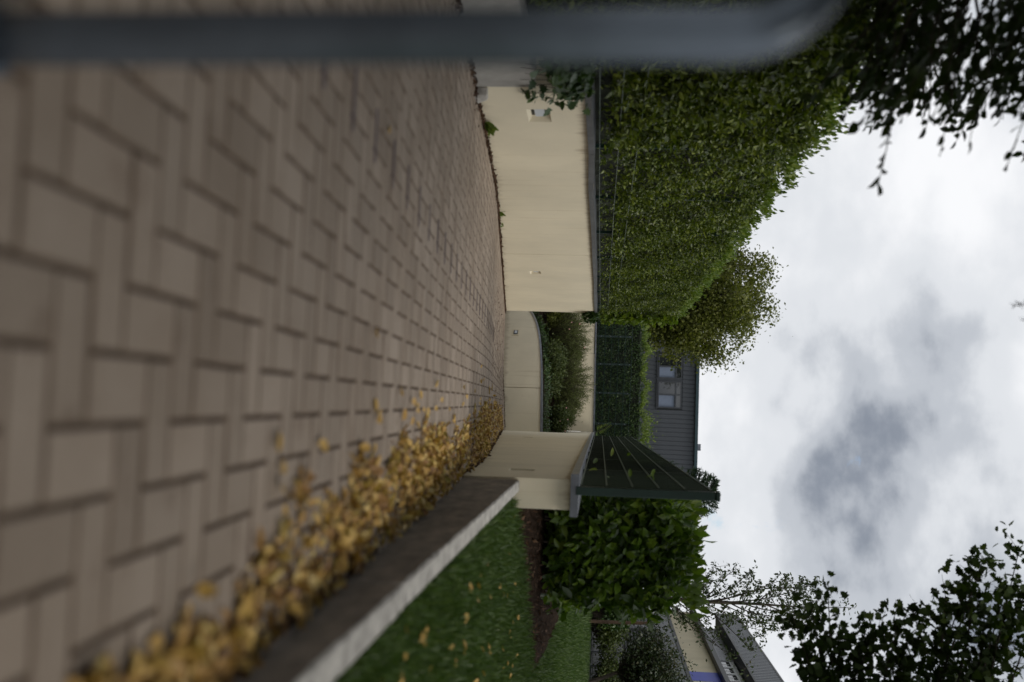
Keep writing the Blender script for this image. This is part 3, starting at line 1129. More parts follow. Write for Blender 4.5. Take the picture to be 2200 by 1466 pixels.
# trailing ivy at both ends of the wall
IV = empty('trailing_ivy', (-2.52, 7.3, .3))
tag(IV, 'ivy trailing over the near end of the cream wall beside the concrete upstand', 'ivy')
k = 480
P = np.stack([-2.47 + np.abs(rng.normal(size=k)) * .05, 6.92 + rng.normal(size=k) * .22, .46 - np.abs(rng.normal(size=k)) * .13], 1)
hedge_leaves('ivy_leaves', P, np.tile([1, -.3, .2], (k, 1)), .075, MAPLE, M['leaf_ivy'], IV, -.2, .8)
b = MB()
for q in range(7):
    y = 6.9 + q * .09
    b.tube([(-2.5, y, .42), (-2.465, y + .02, .2), (-2.47, y + random.uniform(-.05, .1), .02 - random.uniform(0, .1))], [.004, .003, .002], 4)
b.build('stem', M['twig'], IV)
P = np.stack([-2.455 + rng.random(60) * .03, 7.35 + rng.random(60) * .25, rng.uniform(-.05, .40, 60)], 1)
hedge_leaves('ivy_leaves', P, np.tile([1, 0, .2], (60, 1)), .06, MAPLE, M['leaf_ivy'], IV, -.4, .7)
IV2 = empty('trailing_ivy', (-2.5, 24.2, .3))
tag(IV2, 'dark ivy hanging over the far end of the hedge-topped wall', 'ivy')
k = 420
P = np.stack([-2.50 + np.abs(rng.normal(size=k)) * .09, 24.1 + rng.normal(size=k) * .16, .45 - np.abs(rng.normal(size=k)) * .13], 1)
hedge_leaves('ivy_leaves', P, np.tile([1, .2, .2], (k, 1)), .09, MAPLE, M['leaf_ivy'], IV2, -.2, .8)
MB().tube([(-2.6, 24.1, .44), (-2.45, 24.0, .3), (-2.42, 24.05, .1)], [.008, .006, .003], 5).build('stem', M['twig'], IV2)

# ivy hedge behind the far fence
HF = empty('ivy_hedge', (-2, 39.8, .35))
tag(HF, 'dark ivy hedge filling the far wire fence, ragged bright shoots on top', 'hedge')
core_block('shade_core', -8, 2.4, 39.42, 40.6, .3, 2.1, HF, .3, .06)
P, N = hedge_shell(17000, -8, 2.5, 39.28, 40.6, .38, 2.2, ('-y',), .09)
hedge_leaves('foliage', P, N, .085, DIAM, M['leaf_ivy'], HF)
k = 6500
P = np.stack([rng.uniform(-8, 2.5, k), rng.uniform(39.2, 40.4, k), np.zeros(k)], 1)
P[:, 2] = 2.16 + .09 * np.sin(P[:, 0] * 4.1) + .07 * np.sin(P[:, 0] * 9.3 + 1) + np.abs(rng.normal(size=k)) * .12 * (1 + .8 * (P[:, 0] > -.3))
hedge_leaves('shoot_leaves', P, np.tile([0, -.5, .8], (k, 1)), .10, DIAM, M['leaf_bright'], HF, .7, .8)
FN = empty('fern', (.5, 38.95, .45))
tag(FN, 'small bright fern frond at the corner where the two fences meet', 'fern')
b = MB()
b.tube([(.62, 38.9, .45), (.5, 38.85, .75), (.3, 38.8, 1.0)], [.01, .008, .004], 5).build('stem', M['twig'], FN)
Pf, Df = [], []
for q in range(10):
    t = .15 + .85 * q / 9
    c = np.array([.62 - .32 * t, 38.88, .45 + .55 * t])
    for sg in (-1, 1):
        Pf.append(c)
        Df.append((.86 * sg - .2, -.1, .5 * sg + .3))
leaves('frond', Pf, Df, np.tile([0, -1, .3], (20, 1)), np.repeat(np.linspace(.22, .10, 10), 2), DIAM, M['leaf_bright'], FN, .45)

# laurel hedge behind the wall's end
HR = empty('laurel_hedge', (1.5, 10.8, 0))
tag(HR, 'glossy big-leaved laurel hedge beside the green mesh fence, standing on dark soil', 'hedge')
core_block('shade_core', 1.0, 1.72, 10.5, 27.0, .42, 1.40, HR, .3, .06)


def laurel(n, x0, x1, y0, y1, z0, z1, faces):
    P, N = hedge_shell(n, x0, x1, y0, y1, z0, z1, faces, .13)
    # round the shoulders
    cx_, cz = (x0 + x1) / 2, (z0 + z1) / 2
    rx = np.abs(P[:, 0] - cx_) / ((x1 - x0) / 2)
    rz = np.clip((P[:, 2] - cz) / ((z1 - z0) / 2), 0, 1.2)
    P[:, 2] -= .30 * np.clip(rx, 0, 1.1) ** 2.6 * rz
    P[:, 2] += .05 * np.sin(P[:, 0] * 6 + 1)
    P[:, 0] += (cx_ - P[:, 0]) * .10 * np.clip(-(P[:, 2] - cz) / ((z1 - z0) / 2), 0, 1)
    return P, N


P, N = laurel(2500, .80, 1.93, 10.05, 14.5, .15, 1.56, ('-y',))
keep = P[:, 2] > .12 + .16 * np.abs(np.sin(P[:, 0] * 5)) * rng.random(len(P))
P, N = P[keep], N[keep]
hedge_leaves('foliage', P[::2], N[::2], .145, OVAL, M['leaf_laurel'], HR, .25, .85, .1)
hedge_leaves('foliage', P[1::2], N[1::2], .10, OVAL, M['leaf_laurel'], HR, .1, .95, .2)
P, N = laurel(16000, .80, 1.93, 10.05, 27.0, .12, 1.56, ('+x', '-x', '+z'))
hedge_leaves('foliage', P, N, .135, OVAL, M['leaf_laurel'], HR, .4, .8)
k = 420
P = np.stack([rng.uniform(.85, 1.95, k), rng.uniform(9.95, 12.5, k), 1.50 + np.abs(rng.normal(size=k)) * .06], 1)
hedge_leaves('shoot_leaves', P, np.tile([0, -.2, .9], (k, 1)), .14, OVAL, M['leaf_bright'], HR, .9, .7)
b = MB()
for q in range(16):
    x, y = random.uniform(.95, 1.85), random.uniform(10.2, 10.8)
    b.tube([(x, y, -.03), (x + random.uniform(-.05, .05), y + random.uniform(-.05, .05), .2), (x + random.uniform(-.15, .15), y, .6)], [.014, .011, .006], 5)
b.build('stem', M['bark'], HR)
P = np.stack([.53 - rng.random(9) * .03, 8 + 9 * rng.random(9) ** 1.6, rng.uniform(.5, 1.1, 9)], 1)
hedge_leaves('shoot_leaves', P, np.tile([-1., -.3, 0], (9, 1)), .10, OVAL, M['leaf_bright'], HR, .3, .6)
P = np.stack([rng.uniform(.9, 1.85, 1500), rng.uniform(10.15, 11.2, 1500), rng.uniform(.12, .6, 1500)], 1)
hedge_leaves('foliage', P, np.tile([0., -1, 0], (1500, 1)), .13, OVAL, M['leaf_laurel'], HR, .2, .9)


# ------------------------------------------------------------------ trees
def limb(b, p0, p1, r0, r1, bend=.12, n=6, sides=6):
    p0, p1 = Vector(p0), Vector(p1)
    d = p1 - p0
    off = Vector(rdir(1)[0]) * d.length * bend
    off2 = Vector(rdir(1)[0]) * d.length * bend * .4
    pts_ = []
    for k in range(n + 1):
        t = k / n
        pts_.append(p0 + d * t + off * math.sin(math.pi * t) + off2 * math.sin(2 * math.pi * t))
    b.tube(pts_, [r0 + (r1 - r0) * k / n for k in range(n + 1)], sides)
    return pts_


def clump(cs, per, rad, squash=(1, 1, 1)):
    cs = np.asarray([tuple(c) for c in cs], float)
    k = len(cs) * per
    P = np.repeat(cs, per, axis=0) + rng.normal(size=(k, 3)) * rad * np.array(squash)
    return P


def free_leaves(name, P, L, tmpl, m, parent, droop=.3, width=1.0, nz=.8):
    k = len(P)
    D = rdir(k)
    D[:, 2] -= droop
    N = rdir(k) * .8
    N[:, 2] += nz
    return leaves(name, P, D, N, L * rng.uniform(.65, 1.2, k), tmpl, m, parent, width)


# olive green tree beyond the far hedge
T = empty('broadleaf_tree', (-5.5, 46.5, .35))
tag(T, 'round olive-green tree showing above the hedge, in front of the dark grey building', 'tree')
b = MB()
tr = limb(b, (-5.5, 46.5, .3), (-5.4, 46.5, 3.4), .17, .12, .03, 6, 8)
ends = []
cen, rad_ = np.array([-5.55, 46.5, 5.05]), np.array([2.95, 2.5, 3.35])
bl = MB()
for k in range(150):
    d = rdir(1)[0]
    r = rng.uniform(.35, 1.0) ** .6
    e = cen + d * rad_ * r * (1 + .12 * math.sin(6 * d[0] + 5 * d[2]))
    if e[2] < 1.6:
        continue
    s = tr[rng.integers(3, 7)]
    pl = limb(bl, s, e, .035, .008, .10, 5, 4)
    ends += [pl[-1], pl[-2]]
b.build('trunk', M['bark'], T)
bl.build('limbs', M['bark'], T)
P = clump(ends, 170, .33, (1, 1, .85))
free_leaves('crown', P, .15, DIAM, M['leaf_far'], T, .35, 1.6)

# conifer behind the mesh fence
T = empty('conifer_tree', (3.3, 46, .35))
tag(T, 'dark rounded conifer top peeping over the near post of the green mesh fence', 'tree')
b = MB()
b.tube([(3.3, 46, .3), (3.3, 46, 3), (3.28, 46, 5.6)], [.12, .08, .02], 6)
b.build('trunk', M['bark'], T)
b = MB()
P, D = [], []
for k in range(330):
    z = rng.uniform(1.6, 5.75)
    a = rng.uniform(0, 2 * math.pi)
    ln = 1.4 * math.sqrt(max(.03, 1 - ((z - 2.2) / 3.9) ** 2)) * rng.uniform(.8, 1.05)
    e = np.array([3.3 + ln * math.cos(a), 46 + ln * math.sin(a), z + .35 * ln])
    s = np.array([3.3, 46, z])
    b.tube([s, e], [.012, .004], 4)
    for q in range(26):
        t = rng.uniform(.35, 1.05)
        P.append(s + (e - s) * t)
        D.append((e - s) / ln + rdir(1)[0] * .9 + np.array([0, 0, .4]))
b.build('limbs', M['bark'], T)
leaves('crown', P, D, rdir(len(P)), rng.uniform(.13, .26, len(P)), THIN, M['needle'], T, 2.2)

# slender young tree with few leaves
T = empty('young_tree', (4.03, 23, .5))
tag(T, 'slender young tree with thin bare branches and sparse leaves behind the laurel hedge', 'tree')
b = MB()
trunk = [(4.0, 23, .48), (4.02, 23, 2.0), (4.06, 23, 3.0), (4.05, 23, 4.2), (4.07, 23, 5.3), (4.02, 23, 6.35)]
b.tube(trunk, [.055, .05, .045, .03, .014, .004], 8)
b.build('trunk', M['bark'], T)
bl = MB()
P = []
spec = [(2.5, 3.45, 3.35), (2.75, 3.25, 3.7), (2.9, 3.42, 4.1), (3.1, 3.35, 4.7), (3.3, 3.6, 5.2), (3.5, 3.8, 5.4), (2.4, 4.75, 3.2), (2.2, 5.1, 3.55), (2.7, 4.9, 4.0), (2.9, 4.75, 4.5), (3.2, 4.6, 4.9), (3.6, 4.4, 5.1),
        (4.2, 3.7, 5.55), (4.4, 4.45, 5.6), (2.3, 4.6, 2.6), (2.1, 5.4, 3.9), (3.0, 3.2, 3.2), (3.9, 3.85, 5.3), (2.6, 3.6, 2.9)]
for k, (z0, x1, z1) in enumerate(spec):
    e = (x1, 23 + rng.uniform(-.9, .9), z1)
    pl = limb(bl, (4.05, 23, z0), e, .018, .004, .10, 7, 5)
    for c in pl[2:]:
        for q in range(3):
            e2 = Vector(c) + Vector((rng.uniform(-.3, .3), rng.uniform(-.3, .3), rng.uniform(-.05, .32)))
            bl.tube([c, e2], [.005, .002], 4)
            kk = 13 if z1 > 3.9 else 7
            for t in np.linspace(.25, 1.05, kk):
                P.append(np.array(Vector(c).lerp(e2, t)) + rng.normal(size=3) * .03)
for t in range(34):
    P.append(np.array([4.02, 23, 6.2]) + rng.normal(size=3) * np.array([.11, .11, .1]))
bl.build('limbs', M['twig'], T)
free_leaves('crown', np.array(P), .088, DIAM, M['leaf_young'], T, .5, 1.1, .2)

# beech leaning in over the drive, very near
T = empty('overhanging_tree', (-4.7, 2.6, 0))
tag(T, 'dark overhanging leafy branches with oval leaves above the tall hedge, a long twig reaching out', 'tree')
b = MB()
tk = limb(b, (-4.7, 2.6, -.05), (-4.3, 2.4, 3.2), .16, .10, .03, 6, 10)
b.build('trunk', M['bark'], T)
bl = MB()
P, D = [], []


def twig(p, e, nl, size_list=None):
    pl = limb(bl, p, e, .0045, .0015, .06, 6, 4)
    d = (Vector(e) - Vector(p)).normalized()
    side = d.cross(Vector((0, 0, 1)))
    for q in range(nl):
        t = (q + .6) / nl
        c = Vector(p).lerp(Vector(e), t)
        i = min(int(t * 6), 5)
        c = pl[i].lerp(pl[i + 1], t * 6 - i)
        s = 1 if q % 2 else -1
        P.append(tuple(c))
        D.append(tuple(d * .7 + side * s * .8 + Vector((0, 0, rng.uniform(-.6, .1))) + Vector(rdir(1)[0]) * .3))


hubs = []
for k in range(16):
    e = Vector((rng.uniform(-2.7, -1.75), rng.uniform(3.6, 6.2), rng.uniform(1.95, 3.3)))
    pl = limb(bl, tk[rng.integers(2, 7)], e, .03, .008, .08, 7, 5)
    hubs += pl[3:]
for k in range(480):
    h = Vector((rng.uniform(-2.75, -1.58), rng.uniform(3.6, 6.4), 1.86 + 1.3 * rng.random() ** 1.3))
    sc = h.y / 4.4
    lim = (-1.62 + .16 * min((h.z - 1.8) / .7, 1.2)) * sc
    if h.x > lim:
        h.x = lim - rng.uniform(0, .5)
    zlow = .61 + (1.80 + .12 * math.sin(h.x * 7)  - .61) * sc
    if h.z < zlow:
        continue
    L_ = rng.uniform(.22, .5)
    e = h + Vector((rng.uniform(.35, 1), rng.uniform(-.6, .6), rng.uniform(-.5, .15))).normalized() * L_
    if e.x > lim + .22:
        e.x = lim + .22 * rng.random()
    twig(h, e, int(5 + L_ * 14))
twig((-1.75, 4.43, 1.86), (-1.06, 4.46, 1.80), 22)
twig((-1.55, 4.43, 1.84), (-1.33, 4.46, 1.70), 6)
twig((-1.7, 4.5, 2.15), (-1.22, 4.5, 2.08), 8)
twig((-1.8, 4.5, 2.3), (-1.25, 4.5, 2.20), 9)
twig((-1.7, 4.4, 2.5), (-1.15, 4.5, 2.36), 10)
kk = len(P)
leaves('crown', P, D, np.tile([0, -.4, .9], (kk, 1)) + rng.normal(size=(kk, 3)) * .45, rng.uniform(.05, .088, kk), OVAL, M['leaf_beech'], T, 1.35)
# unseen extra crown, added behind and above the lens to shade the near paving
shade_clumps = []
bl2 = MB()
for k in range(260):
    e = Vector((rng.uniform(-5.5, 3.0), rng.uniform(-6.5, 2.2), rng.uniform(3.2, 5.2)))
    pl = limb(bl, tk[6], e, .035, .006, .08, 6, 4)
    shade_clumps += [pl[-1], pl[-2], pl[-3]]
bl.build('limbs', M['twig'], T)
for k in range(170):
    y_ = rng.uniform(1.5, 6.5)
    e = Vector((rng.uniform(-4.5, 2.2), y_, max(3.2, 1.75 + .56 * y_) + rng.uniform(0, 1.3)))
    pl = limb(bl2, tk[6], e, .03, .006, .05, 6, 4)
    shade_clumps += [pl[-1], pl[-2]]
bl2.build('limbs', M['twig'], T)
shade_clumps = clump(shade_clumps, 95, .27)
free_leaves('crown', shade_clumps, .15, DIAM, M['leaf_beech'], T, .2, 1.5)  # out-of-view leaves put in to darken the ground below

# maple at the other side
T = empty('maple_tree', (4.4, 9.0, 0))
tag(T, 'dark maple branches with lobed leaves against the clouds, above the young tree', 'tree')
b = MB()
tk = limb(b, (4.4, 9.0, -.05), (4.1, 9.1, 4.2), .15, .08, .02, 6, 10)
b.build('trunk', M['bark'], T)
bl = MB()
P = []


def mbranch(e, s=None, per=9, reach=.45, rad=.075, start=None):
    s = s if s is not None else tk[rng.integers(2, 7)]
    pl = limb(bl, s, e, .02, .004, .06, 12, 5)
    k0 = int(12 * (1 - reach))
    for c in pl[k0:]:
        P.extend(clump([c], per, rad))
        for q in range(2):
            e2 = c + Vector((rng.uniform(-.2, .1), rng.uniform(-.2, .2), rng.uniform(-.12, .2)))
            bl.tube([c, e2], [.003, .0015], 4)
            P.extend(clump([e2], max(2, per // 3), rad * .8))


for e in ((1.72, 9.14, 2.36), (1.50, 9.15, 2.66), (1.64, 9.18, 2.52), (1.86, 9.3, 2.42)):
    mbranch(e, (3.6, 9.2, 2.9), 15, .40, .055)
for e in ((1.74, 9.2, 3.02), (1.83, 9.2, 3.10), (1.9, 9.3, 2.86)):
    mbranch(e, (3.7, 9.2, 2.5), 17, .36, .05)
for e in ((1.62, 9.2, 3.35), (1.70, 9.2, 3.50), (1.85, 9.2, 3.36)):
    mbranch(e, (3.8, 9.2, 2.9), 17, .36, .05)
for e in ((1.50, 9.25, 3.70), (1.42, 9.25, 3.86), (1.12, 9.25, 4.02), (1.05, 9.28, 4.33), (1.35, 9.2, 4.2), (1.25, 9.3, 4.5), (1.6, 9.3, 4.05), (1.7, 9.3, 4.3), (1.5, 9.3, 4.5), (1.3, 9.4, 3.98)):
    mbranch(e, (3.9, 9.2, 3.4), 17, .42, .06)
for k in range(20):
    e = (rng.uniform(2.15, 2.8), rng.uniform(8.6, 10.0), rng.uniform(2.75, 4.7))
    mbranch(e, tk[rng.integers(4, 7)], 22, .5, .09)
for k in range(70):
    e = (rng.uniform(2.4, 6.3), rng.uniform(4.5, 12), rng.uniform(3.0, 6.2))
    mbranch(e, tk[rng.integers(4, 7)], 7, .45, .16)
bl.build('limbs', M['twig'], T)
free_leaves('crown', np.array(P), .074, MAPLE, M['leaf_maple'], T, .25, 1.0, .5)

# spruce tips drooping into the very top of the view
T = empty('spruce_tree', (-1.0, -3.2, .15))
tag(T, 'drooping brown spruce twig tips at the upper rim of the sky', 'tree')
b = MB()
b.tube([(-1.0, -3.2, .1), (-1.0, -3.2, 6.5)], [.14, .07], 8)
b.build('trunk', M['bark'], T)
b = MB()
P, D = [], []
for (x, y, z, n) in ((-.63, 5.18, 2.66, 2), (-.56, 5.18, 2.70, 2), (-1.47, 5.12, 2.70, 1)):
    top = Vector((x - .1, y - .1, z + .75))
    pts_ = limb(b, top, (x, y, z), .006, .002, .05, 8, 4)
    for i in range(260):
        t = rng.uniform(.1, 1)
        c = top.lerp(Vector((x, y, z)), t)
        ii = min(int(t * 8), 7)
        c = pts_[ii].lerp(pts_[ii + 1], t * 8 - ii)
        P.append(tuple(c))
        D.append(tuple(np.array([0, 0, -.7]) + rdir(1)[0]))
    limb(b, (-1.0, -3.1, 5.6), top, .03, .006, .04, 8, 5)
b.build('limbs', M['twig'], T)
leaves('needles', P, D, rdir(len(P)), rng.uniform(.022, .036, len(P)), THIN, M['moss'], T, 1.1)


# ------------------------------------------------------------------ bushes on the bank
def wispy(label, x, y, z, h, spread, n, name='wispy_shrub', m='leaf_willow', flowers=0):
    t = empty(name, (x, y, z))
    tag(t, label, 'shrub', 'shrubs on the planted bank')
    b = MB()
    P, D = [], []
    for k in range(n):
        a = rng.uniform(0, 2 * math.pi)
        s = spread * math.sqrt(rng.random())
        hh = h * rng.uniform(.55, 1.08) * (1 - .35 * (s / spread) ** 2)
        p0 = Vector((x + .25 * s * math.cos(a), y + .25 * s * math.sin(a), z))
        p1 = Vector((x + s * math.cos(a), y + s * math.sin(a), z + hh))
        mid = p0.lerp(p1, .5) + Vector((0, 0, .1 * h))
        pts_ = [p0, p0.lerp(mid, .6), mid.lerp(p1, .4), p1]
        b.tube(pts_, [.007, .006, .004, .002], 3)
        for q in range(30):
            u = rng.random() ** .8
            i = min(int(u * 3), 2)
            c = pts_[i].lerp(pts_[i + 1], u * 3 - i)
            P.append(tuple(c))
            D.append(tuple((p1 - p0).normalized() * .9 + Vector(rdir(1)[0]) * .75))
    b.build('stem', M['twig'], t, fix=False)
    leaves('foliage', P, D, rdir(len(P)), rng.uniform(.06, .13, len(P)), THIN, M[m], t, 1.1)
    blossoms(t, x, y, z, h, spread, flowers)


def blossoms(t, x, y, z, h, spread, n):
    for q in range(n):
        c = np.array([x + rng.uniform(-.7, .7) * spread, y - spread * .8 + rng.uniform(-.1, .1), z + h * rng.uniform(.45, .95)])
        Pq = np.tile(c, (6, 1))
        an = np.arange(6) * math.pi / 3
        Dq = np.stack([np.cos(an), np.full(6, -.4), np.sin(an)], 1)
        leaves('flower', Pq, Dq, np.tile([0, -1, 0], (6, 1)), np.full(6, .028), DIAM, M['petal'], t, 1.4)


def bush(label, x, y, z, h, rx, ry, n, size, m, name='bush', group='shrubs on the planted bank', flowers=0, tmpl=DIAM, trunk=None, cat='shrub'):
    t = empty(name, (x, y, z))
    tag(t, label, cat, group)
    b = MB()
    ends_ = []
    for k in range(n):
        d = rdir(1)[0]
        d[2] = abs(d[2]) * 1.0 - .25
        r = rng.uniform(.45, 1.0) * (1 + .15 * math.sin(7 * d[0] + 4 * d[2]))
        e = Vector((x + d[0] * rx * r, y + d[1] * ry * r, z + h * .45 + d[2] * h * .55 * r))
        if trunk is None:
            s = Vector((x + d[0] * .15 * rx, y + d[1] * .15, z))
        else:
            s = Vector(trunk)
        pl = limb(b, s, e, .012, .003, .1, 4, 3)
        ends_ += [pl[-1], pl[-2]]
    b.build('stem', M['twig'], t, fix=False)
    P = clump(ends_, 22, .11 * max(rx, .6))
    P[:, 2] = np.maximum(P[:, 2], z + .02)
    free_leaves('foliage', P, size, tmpl, M[m], t, .1, 1.3)
    blossoms(t, x, y, z, h, ry, flowers)
    return t


bush('dark dense shrub low behind the curved wall, between the two wispy ones', -1.55, 32.3, -1.28, .75, .95, .7, 170, .07, 'leaf_dark')
bush('dark round shrub with pale pink flowers tucked against the end of the right wall', .12, 32.9, -1.1, .78, .55, .6, 120, .075, 'leaf_dark', flowers=4)
bush('yellowing shrub beside the far end of the hedge-topped wall', -3.35, 33.9, -1.45, 1.0, .6, .6, 100, .085, 'leaf_far')
bush('deep green shrub in the middle of the planted bank behind the wispy shoots', -2.3, 35.6, -1.0, .9, 1.2, .8, 150, .09, 'leaf_dark')
bush('deep green shrub at the back of the bank below the fence corner', -.4, 35.8, -.95, .7, 1.0, .8, 140, .09, 'leaf_dark')
wispy('tall wispy grey-green shrub with arching shoots and pink flowers, nearest the hedge end', -2.75, 34.0, -1.3, 1.55, 1.15, 620, flowers=4)
wispy('tall wispy grey-green shrub brushing the pale back wall in the middle of the bank', -1.05, 33.8, -1.2, 1.5, 1.15, 680)
wispy('smaller wispy shrub thinning out towards the right-hand ramp wall', -.15, 34.4, -1.1, 1.0, .65, 150)
k = 3600
i0 = rng.integers(0, len(cm) - 1, k)
P = np.array([tuple(cm[i]) for i in i0]) + np.stack([rng.normal(size=k) * .12, .12 + np.abs(rng.normal(size=k)) * .45, np.abs(rng.normal(size=k)) * .10], 1)
tag(hedge_leaves('ground_cover', P, np.tile([0, -.3, .9], (k, 1)), .075, DIAM, M['leaf_ivy'], None, .3, .9), 'low green ground cover along the top of the curved wall', 'ground cover', kind='stuff')

# ------------------------------------------------------------------ right-hand background
bush('dense dark reddish-tinged small tree on a leaning trunk by the lawn edge', 5.6, 22, .72, 2.2, 1.25, 1.0, 270, .075, 'leaf_red', 'small_tree', None, 0, DIAM, (5.45, 22, 1.15), 'tree')
t = bpy.data.objects['small_tree']
MB().tube([(5.75, 22, .45), (5.6, 22, .85), (5.45, 22, 1.2)], [.05, .045, .035], 7).build('trunk', M['bark'], t)
bush('dark evergreen bush behind the timber post at the end of the lawn', 5.35, 26.5, .5, 1.1, .9, .7, 120, .09, 'leaf_dark', 'evergreen_bush', 'bushes along the lawn end')
bush('dark evergreen bush behind the leaning stake at the lawn end', 7.0, 26.2, .5, 1.2, 1.0, .7, 120, .09, 'leaf_dark', 'evergreen_bush', 'bushes along the lawn end')
bush('green bush growing through the mesh fence near the laurel hedge', 4.7, 25.0, .5, 1.5, .6, .6, 100, .09, 'leaf_ivy', 'leafy_bush', 'bushes along the lawn end')
tag(MB().tube([(4.43, 22, .42), (4.42, 22, 1.2), (4.40, 22, 1.86)], [.04, .038, .036], 8).build('timber_post', M['timber']), 'brown round timber post beside the laurel hedge at the lawn end', 'post')
tag(MB().tube([(5.62, 21.6, .45), (5.72, 21.6, .8), (5.8, 21.6, 1.1)], [.03, .03, .028], 7).build('timber_stake', M['timber']), 'short leaning timber stake under the small dark tree', 'stake')
FM = empty('mesh_fence', (6.5, 28, .5))
tag(FM, 'dark mesh fence at the end of the lawn in front of the cream building', 'fence')
for k in range(5):
    x = 4.2 + k * 1.6
    MB().box(x - .03, x + .03, 28 - .03, 28.03, .42, 2.0).build('post', M['darkmetal'], FM)
for k in range(5):
    z = .6 + k * .32
    MB().box(4.2, 10.6, 27.965, 27.975, z - .008, z + .008).build('rail', M['darkmetal'], FM)
b = MB()
for i in range(128):
    x = 4.2 + i * .05
    b.box(x - .002, x + .002, 27.976, 27.981, .5, 1.95)
b.build('wire_rods', M['darkmetal'], FM, fix=False)

# ------------------------------------------------------------------ dark grey building beyond the back wall
BG = empty('office_building', (-3.5, 62, .35))
tag(BG, 'dark grey clad building with vertical seams beyond the ivy hedge', 'building')
MB().box(-10.2, 3.35, 58.06, 68, -.5, 6.12).build('wall', M['trim'], BG)
wins = [(-2.17, -.60), (-3.72, -2.30)]
WZ0, WZ1 = 3.86, 5.24


def panel_mesh(w, z0, z1):
    b_ = MB()
    b_.add([(0, .05, z0), (0, .0, z0), (.02, -.03, z0), (.045, .0, z0), (w, 0, z0), (w, .05, z0),
            (0, .05, z1), (0, .0, z1), (.02, -.03, z1), (.045, .0, z1), (w, 0, z1), (w, .05, z1)],
           [(1, 2, 8, 7), (2, 3, 9, 8), (3, 4, 10, 9), (0, 1, 7, 6), (4, 5, 11, 10)])
    me_ = bpy.data.meshes.new('cladding_panel')
    me_.from_pydata(b_.v, [], b_.f)
    me_.materials.append(M['cladding'])
    return me_


PWD = .255
full = panel_mesh(PWD, -.4, 6.05)
lowp = panel_mesh(PWD, -.4, WZ0 - .06)
upp = panel_mesh(PWD, WZ1 + .04, 6.05)
x = -10.2
while x < 3.3:
    hit = x + PWD > -3.80 and x < -.56
    for me_ in ((lowp, upp) if hit else (full,)):
        o = bpy.data.objects.new('cladding_panel', me_)
        col.objects.link(o)
        o.parent = BG
        o.matrix_parent_inverse = Matrix.Translation(-Vector(BG.location))
        o.location = (x, 58, 0)
    x += PWD
r = MB().box(-10.3, 3.45, 57.88, 68.1, 6.06, 6.20).build('roof', M['eave'], BG)
MB().box(-10.3, 3.45, 57.78, 57.9, 6.02, 6.14).build('gutter', M['eave'], r)
MB().box(1.4, 1.78, 58.6, 59.0, 6.2, 6.44).build('roof_vent', M['zinc'], r)
MB().box(-3.85, -.53, 57.92, 58.05, WZ0 - .075, WZ0 - .03).build('sill', M['frame'], BG)
MB().box(-2.296, -2.174, 58.0, 58.05, WZ0 - .03, WZ1 + .02).build('infill_panel', M['frame'], BG)
for wi, (xa, xb) in enumerate(wins):
    w = MB()
    fw = .075
    zt = WZ0 + (WZ1 - WZ0) * .74
    xm = (xa + xb) / 2
    for (p0, p1, q0, q1) in ((xa, xa + fw, WZ0, WZ1), (xb - fw, xb, WZ0, WZ1), (xa + fw, xb - fw, WZ0, WZ0 + fw), (xa + fw, xb - fw, WZ1 - fw, WZ1),
                             (xa + fw, xb - fw, zt - .04, zt + .04), (xm - .045, xm + .045, WZ0 + fw, zt - .04), (xm - .04, xm + .04, zt + .04, WZ1 - fw)):
        w.box(p0, p1, 57.97, 58.05, q0, q1)
    wo = w.build('window', M['frame'], BG)
    for (p0, p1, q0, q1, bl_) in ((xa + fw, xm - .045, WZ0 + fw, zt - .04, False), (xm + .045, xb - fw, WZ0 + fw, zt - .04, True),
                                  (xa + fw, xm - .04, zt + .04, WZ1 - fw, False), (xm + .04, xb - fw, zt + .04, WZ1 - fw, False)):
        if bl_ :
            MB().box(p0, p1, 58.035, 58.048, q0, q1).build('sky_pane', M['sky_pane'], wo)  # opaque pane coloured like the sky it would reflect
        else:
            MB().box(p0, p1, 58.025, 58.035, q0, q1).build('pane', M['glass'], wo)

# ------------------------------------------------------------------ cream building beside the lawn
B2 = empty('cream_building', (12, 40, .5))
tag(B2, 'cream and dark grey two-storey building with a blue panel beyond the lawn', 'building')
MB().box(9.62, 20, 26, 50.6, .3, 5.25).build('wall', M['trim'], B2)
segs = [(48.2, 50.7), (41.02, 48.19), (38.95, 41.0), (30, 37.6), (26, 29.98)]
for y0, y1 in segs:
    MB().box(9.5, 9.66, y0, y1, 4.2, 5.30).build('facade_panel', M['cream_far'], B2)
tag(MB().box(9.49, 9.66, 37.62, 38.93, 4.2, 5.30).build('facade_panel', M['blue'], B2), 'bright blue facade panel')
MB().box(9.2, 10.2, 26, 50.9, 5.305, 5.48).build('roof_edge', M['trim'], B2)
MB().box(9.38, 9.66, 26, 50.7, 4.06, 4.195).build('lower_trim', M['trim'], B2)
MB().box(9.42, 9.66, 26, 50.6, 3.55, 4.055).build('fascia', M['ribdark'], B2)
for k in range(9):
    y = 30 + k * 2.3
    g = MB().box(9.55, 9.615, y + .06, y + 2.24, .55, 3.5).build('glazing', M['dark_glazing'], B2)
    MB().box(9.52, 9.62, y - .05, y + .05, .5, 3.545).build('mullion', M['frame'], g)
for k in range(11):
    z = 1.9 + k * .15
    o = MB().add([(9.2, 40, z), (9.34, 40, z + .07), (9.34, 48, z + .07), (9.2, 48, z), (9.2, 40, z + .02), (9.34, 40, z + .09), (9.34, 48, z + .09), (9.2, 48, z + .02)],
                 [(3, 2, 1, 0), (4, 5, 6, 7), (0, 1, 5, 4), (1, 2, 6, 5), (2, 3, 7, 6), (3, 0, 4, 7)]).build('louvre_slat', M['ribdark'], B2)


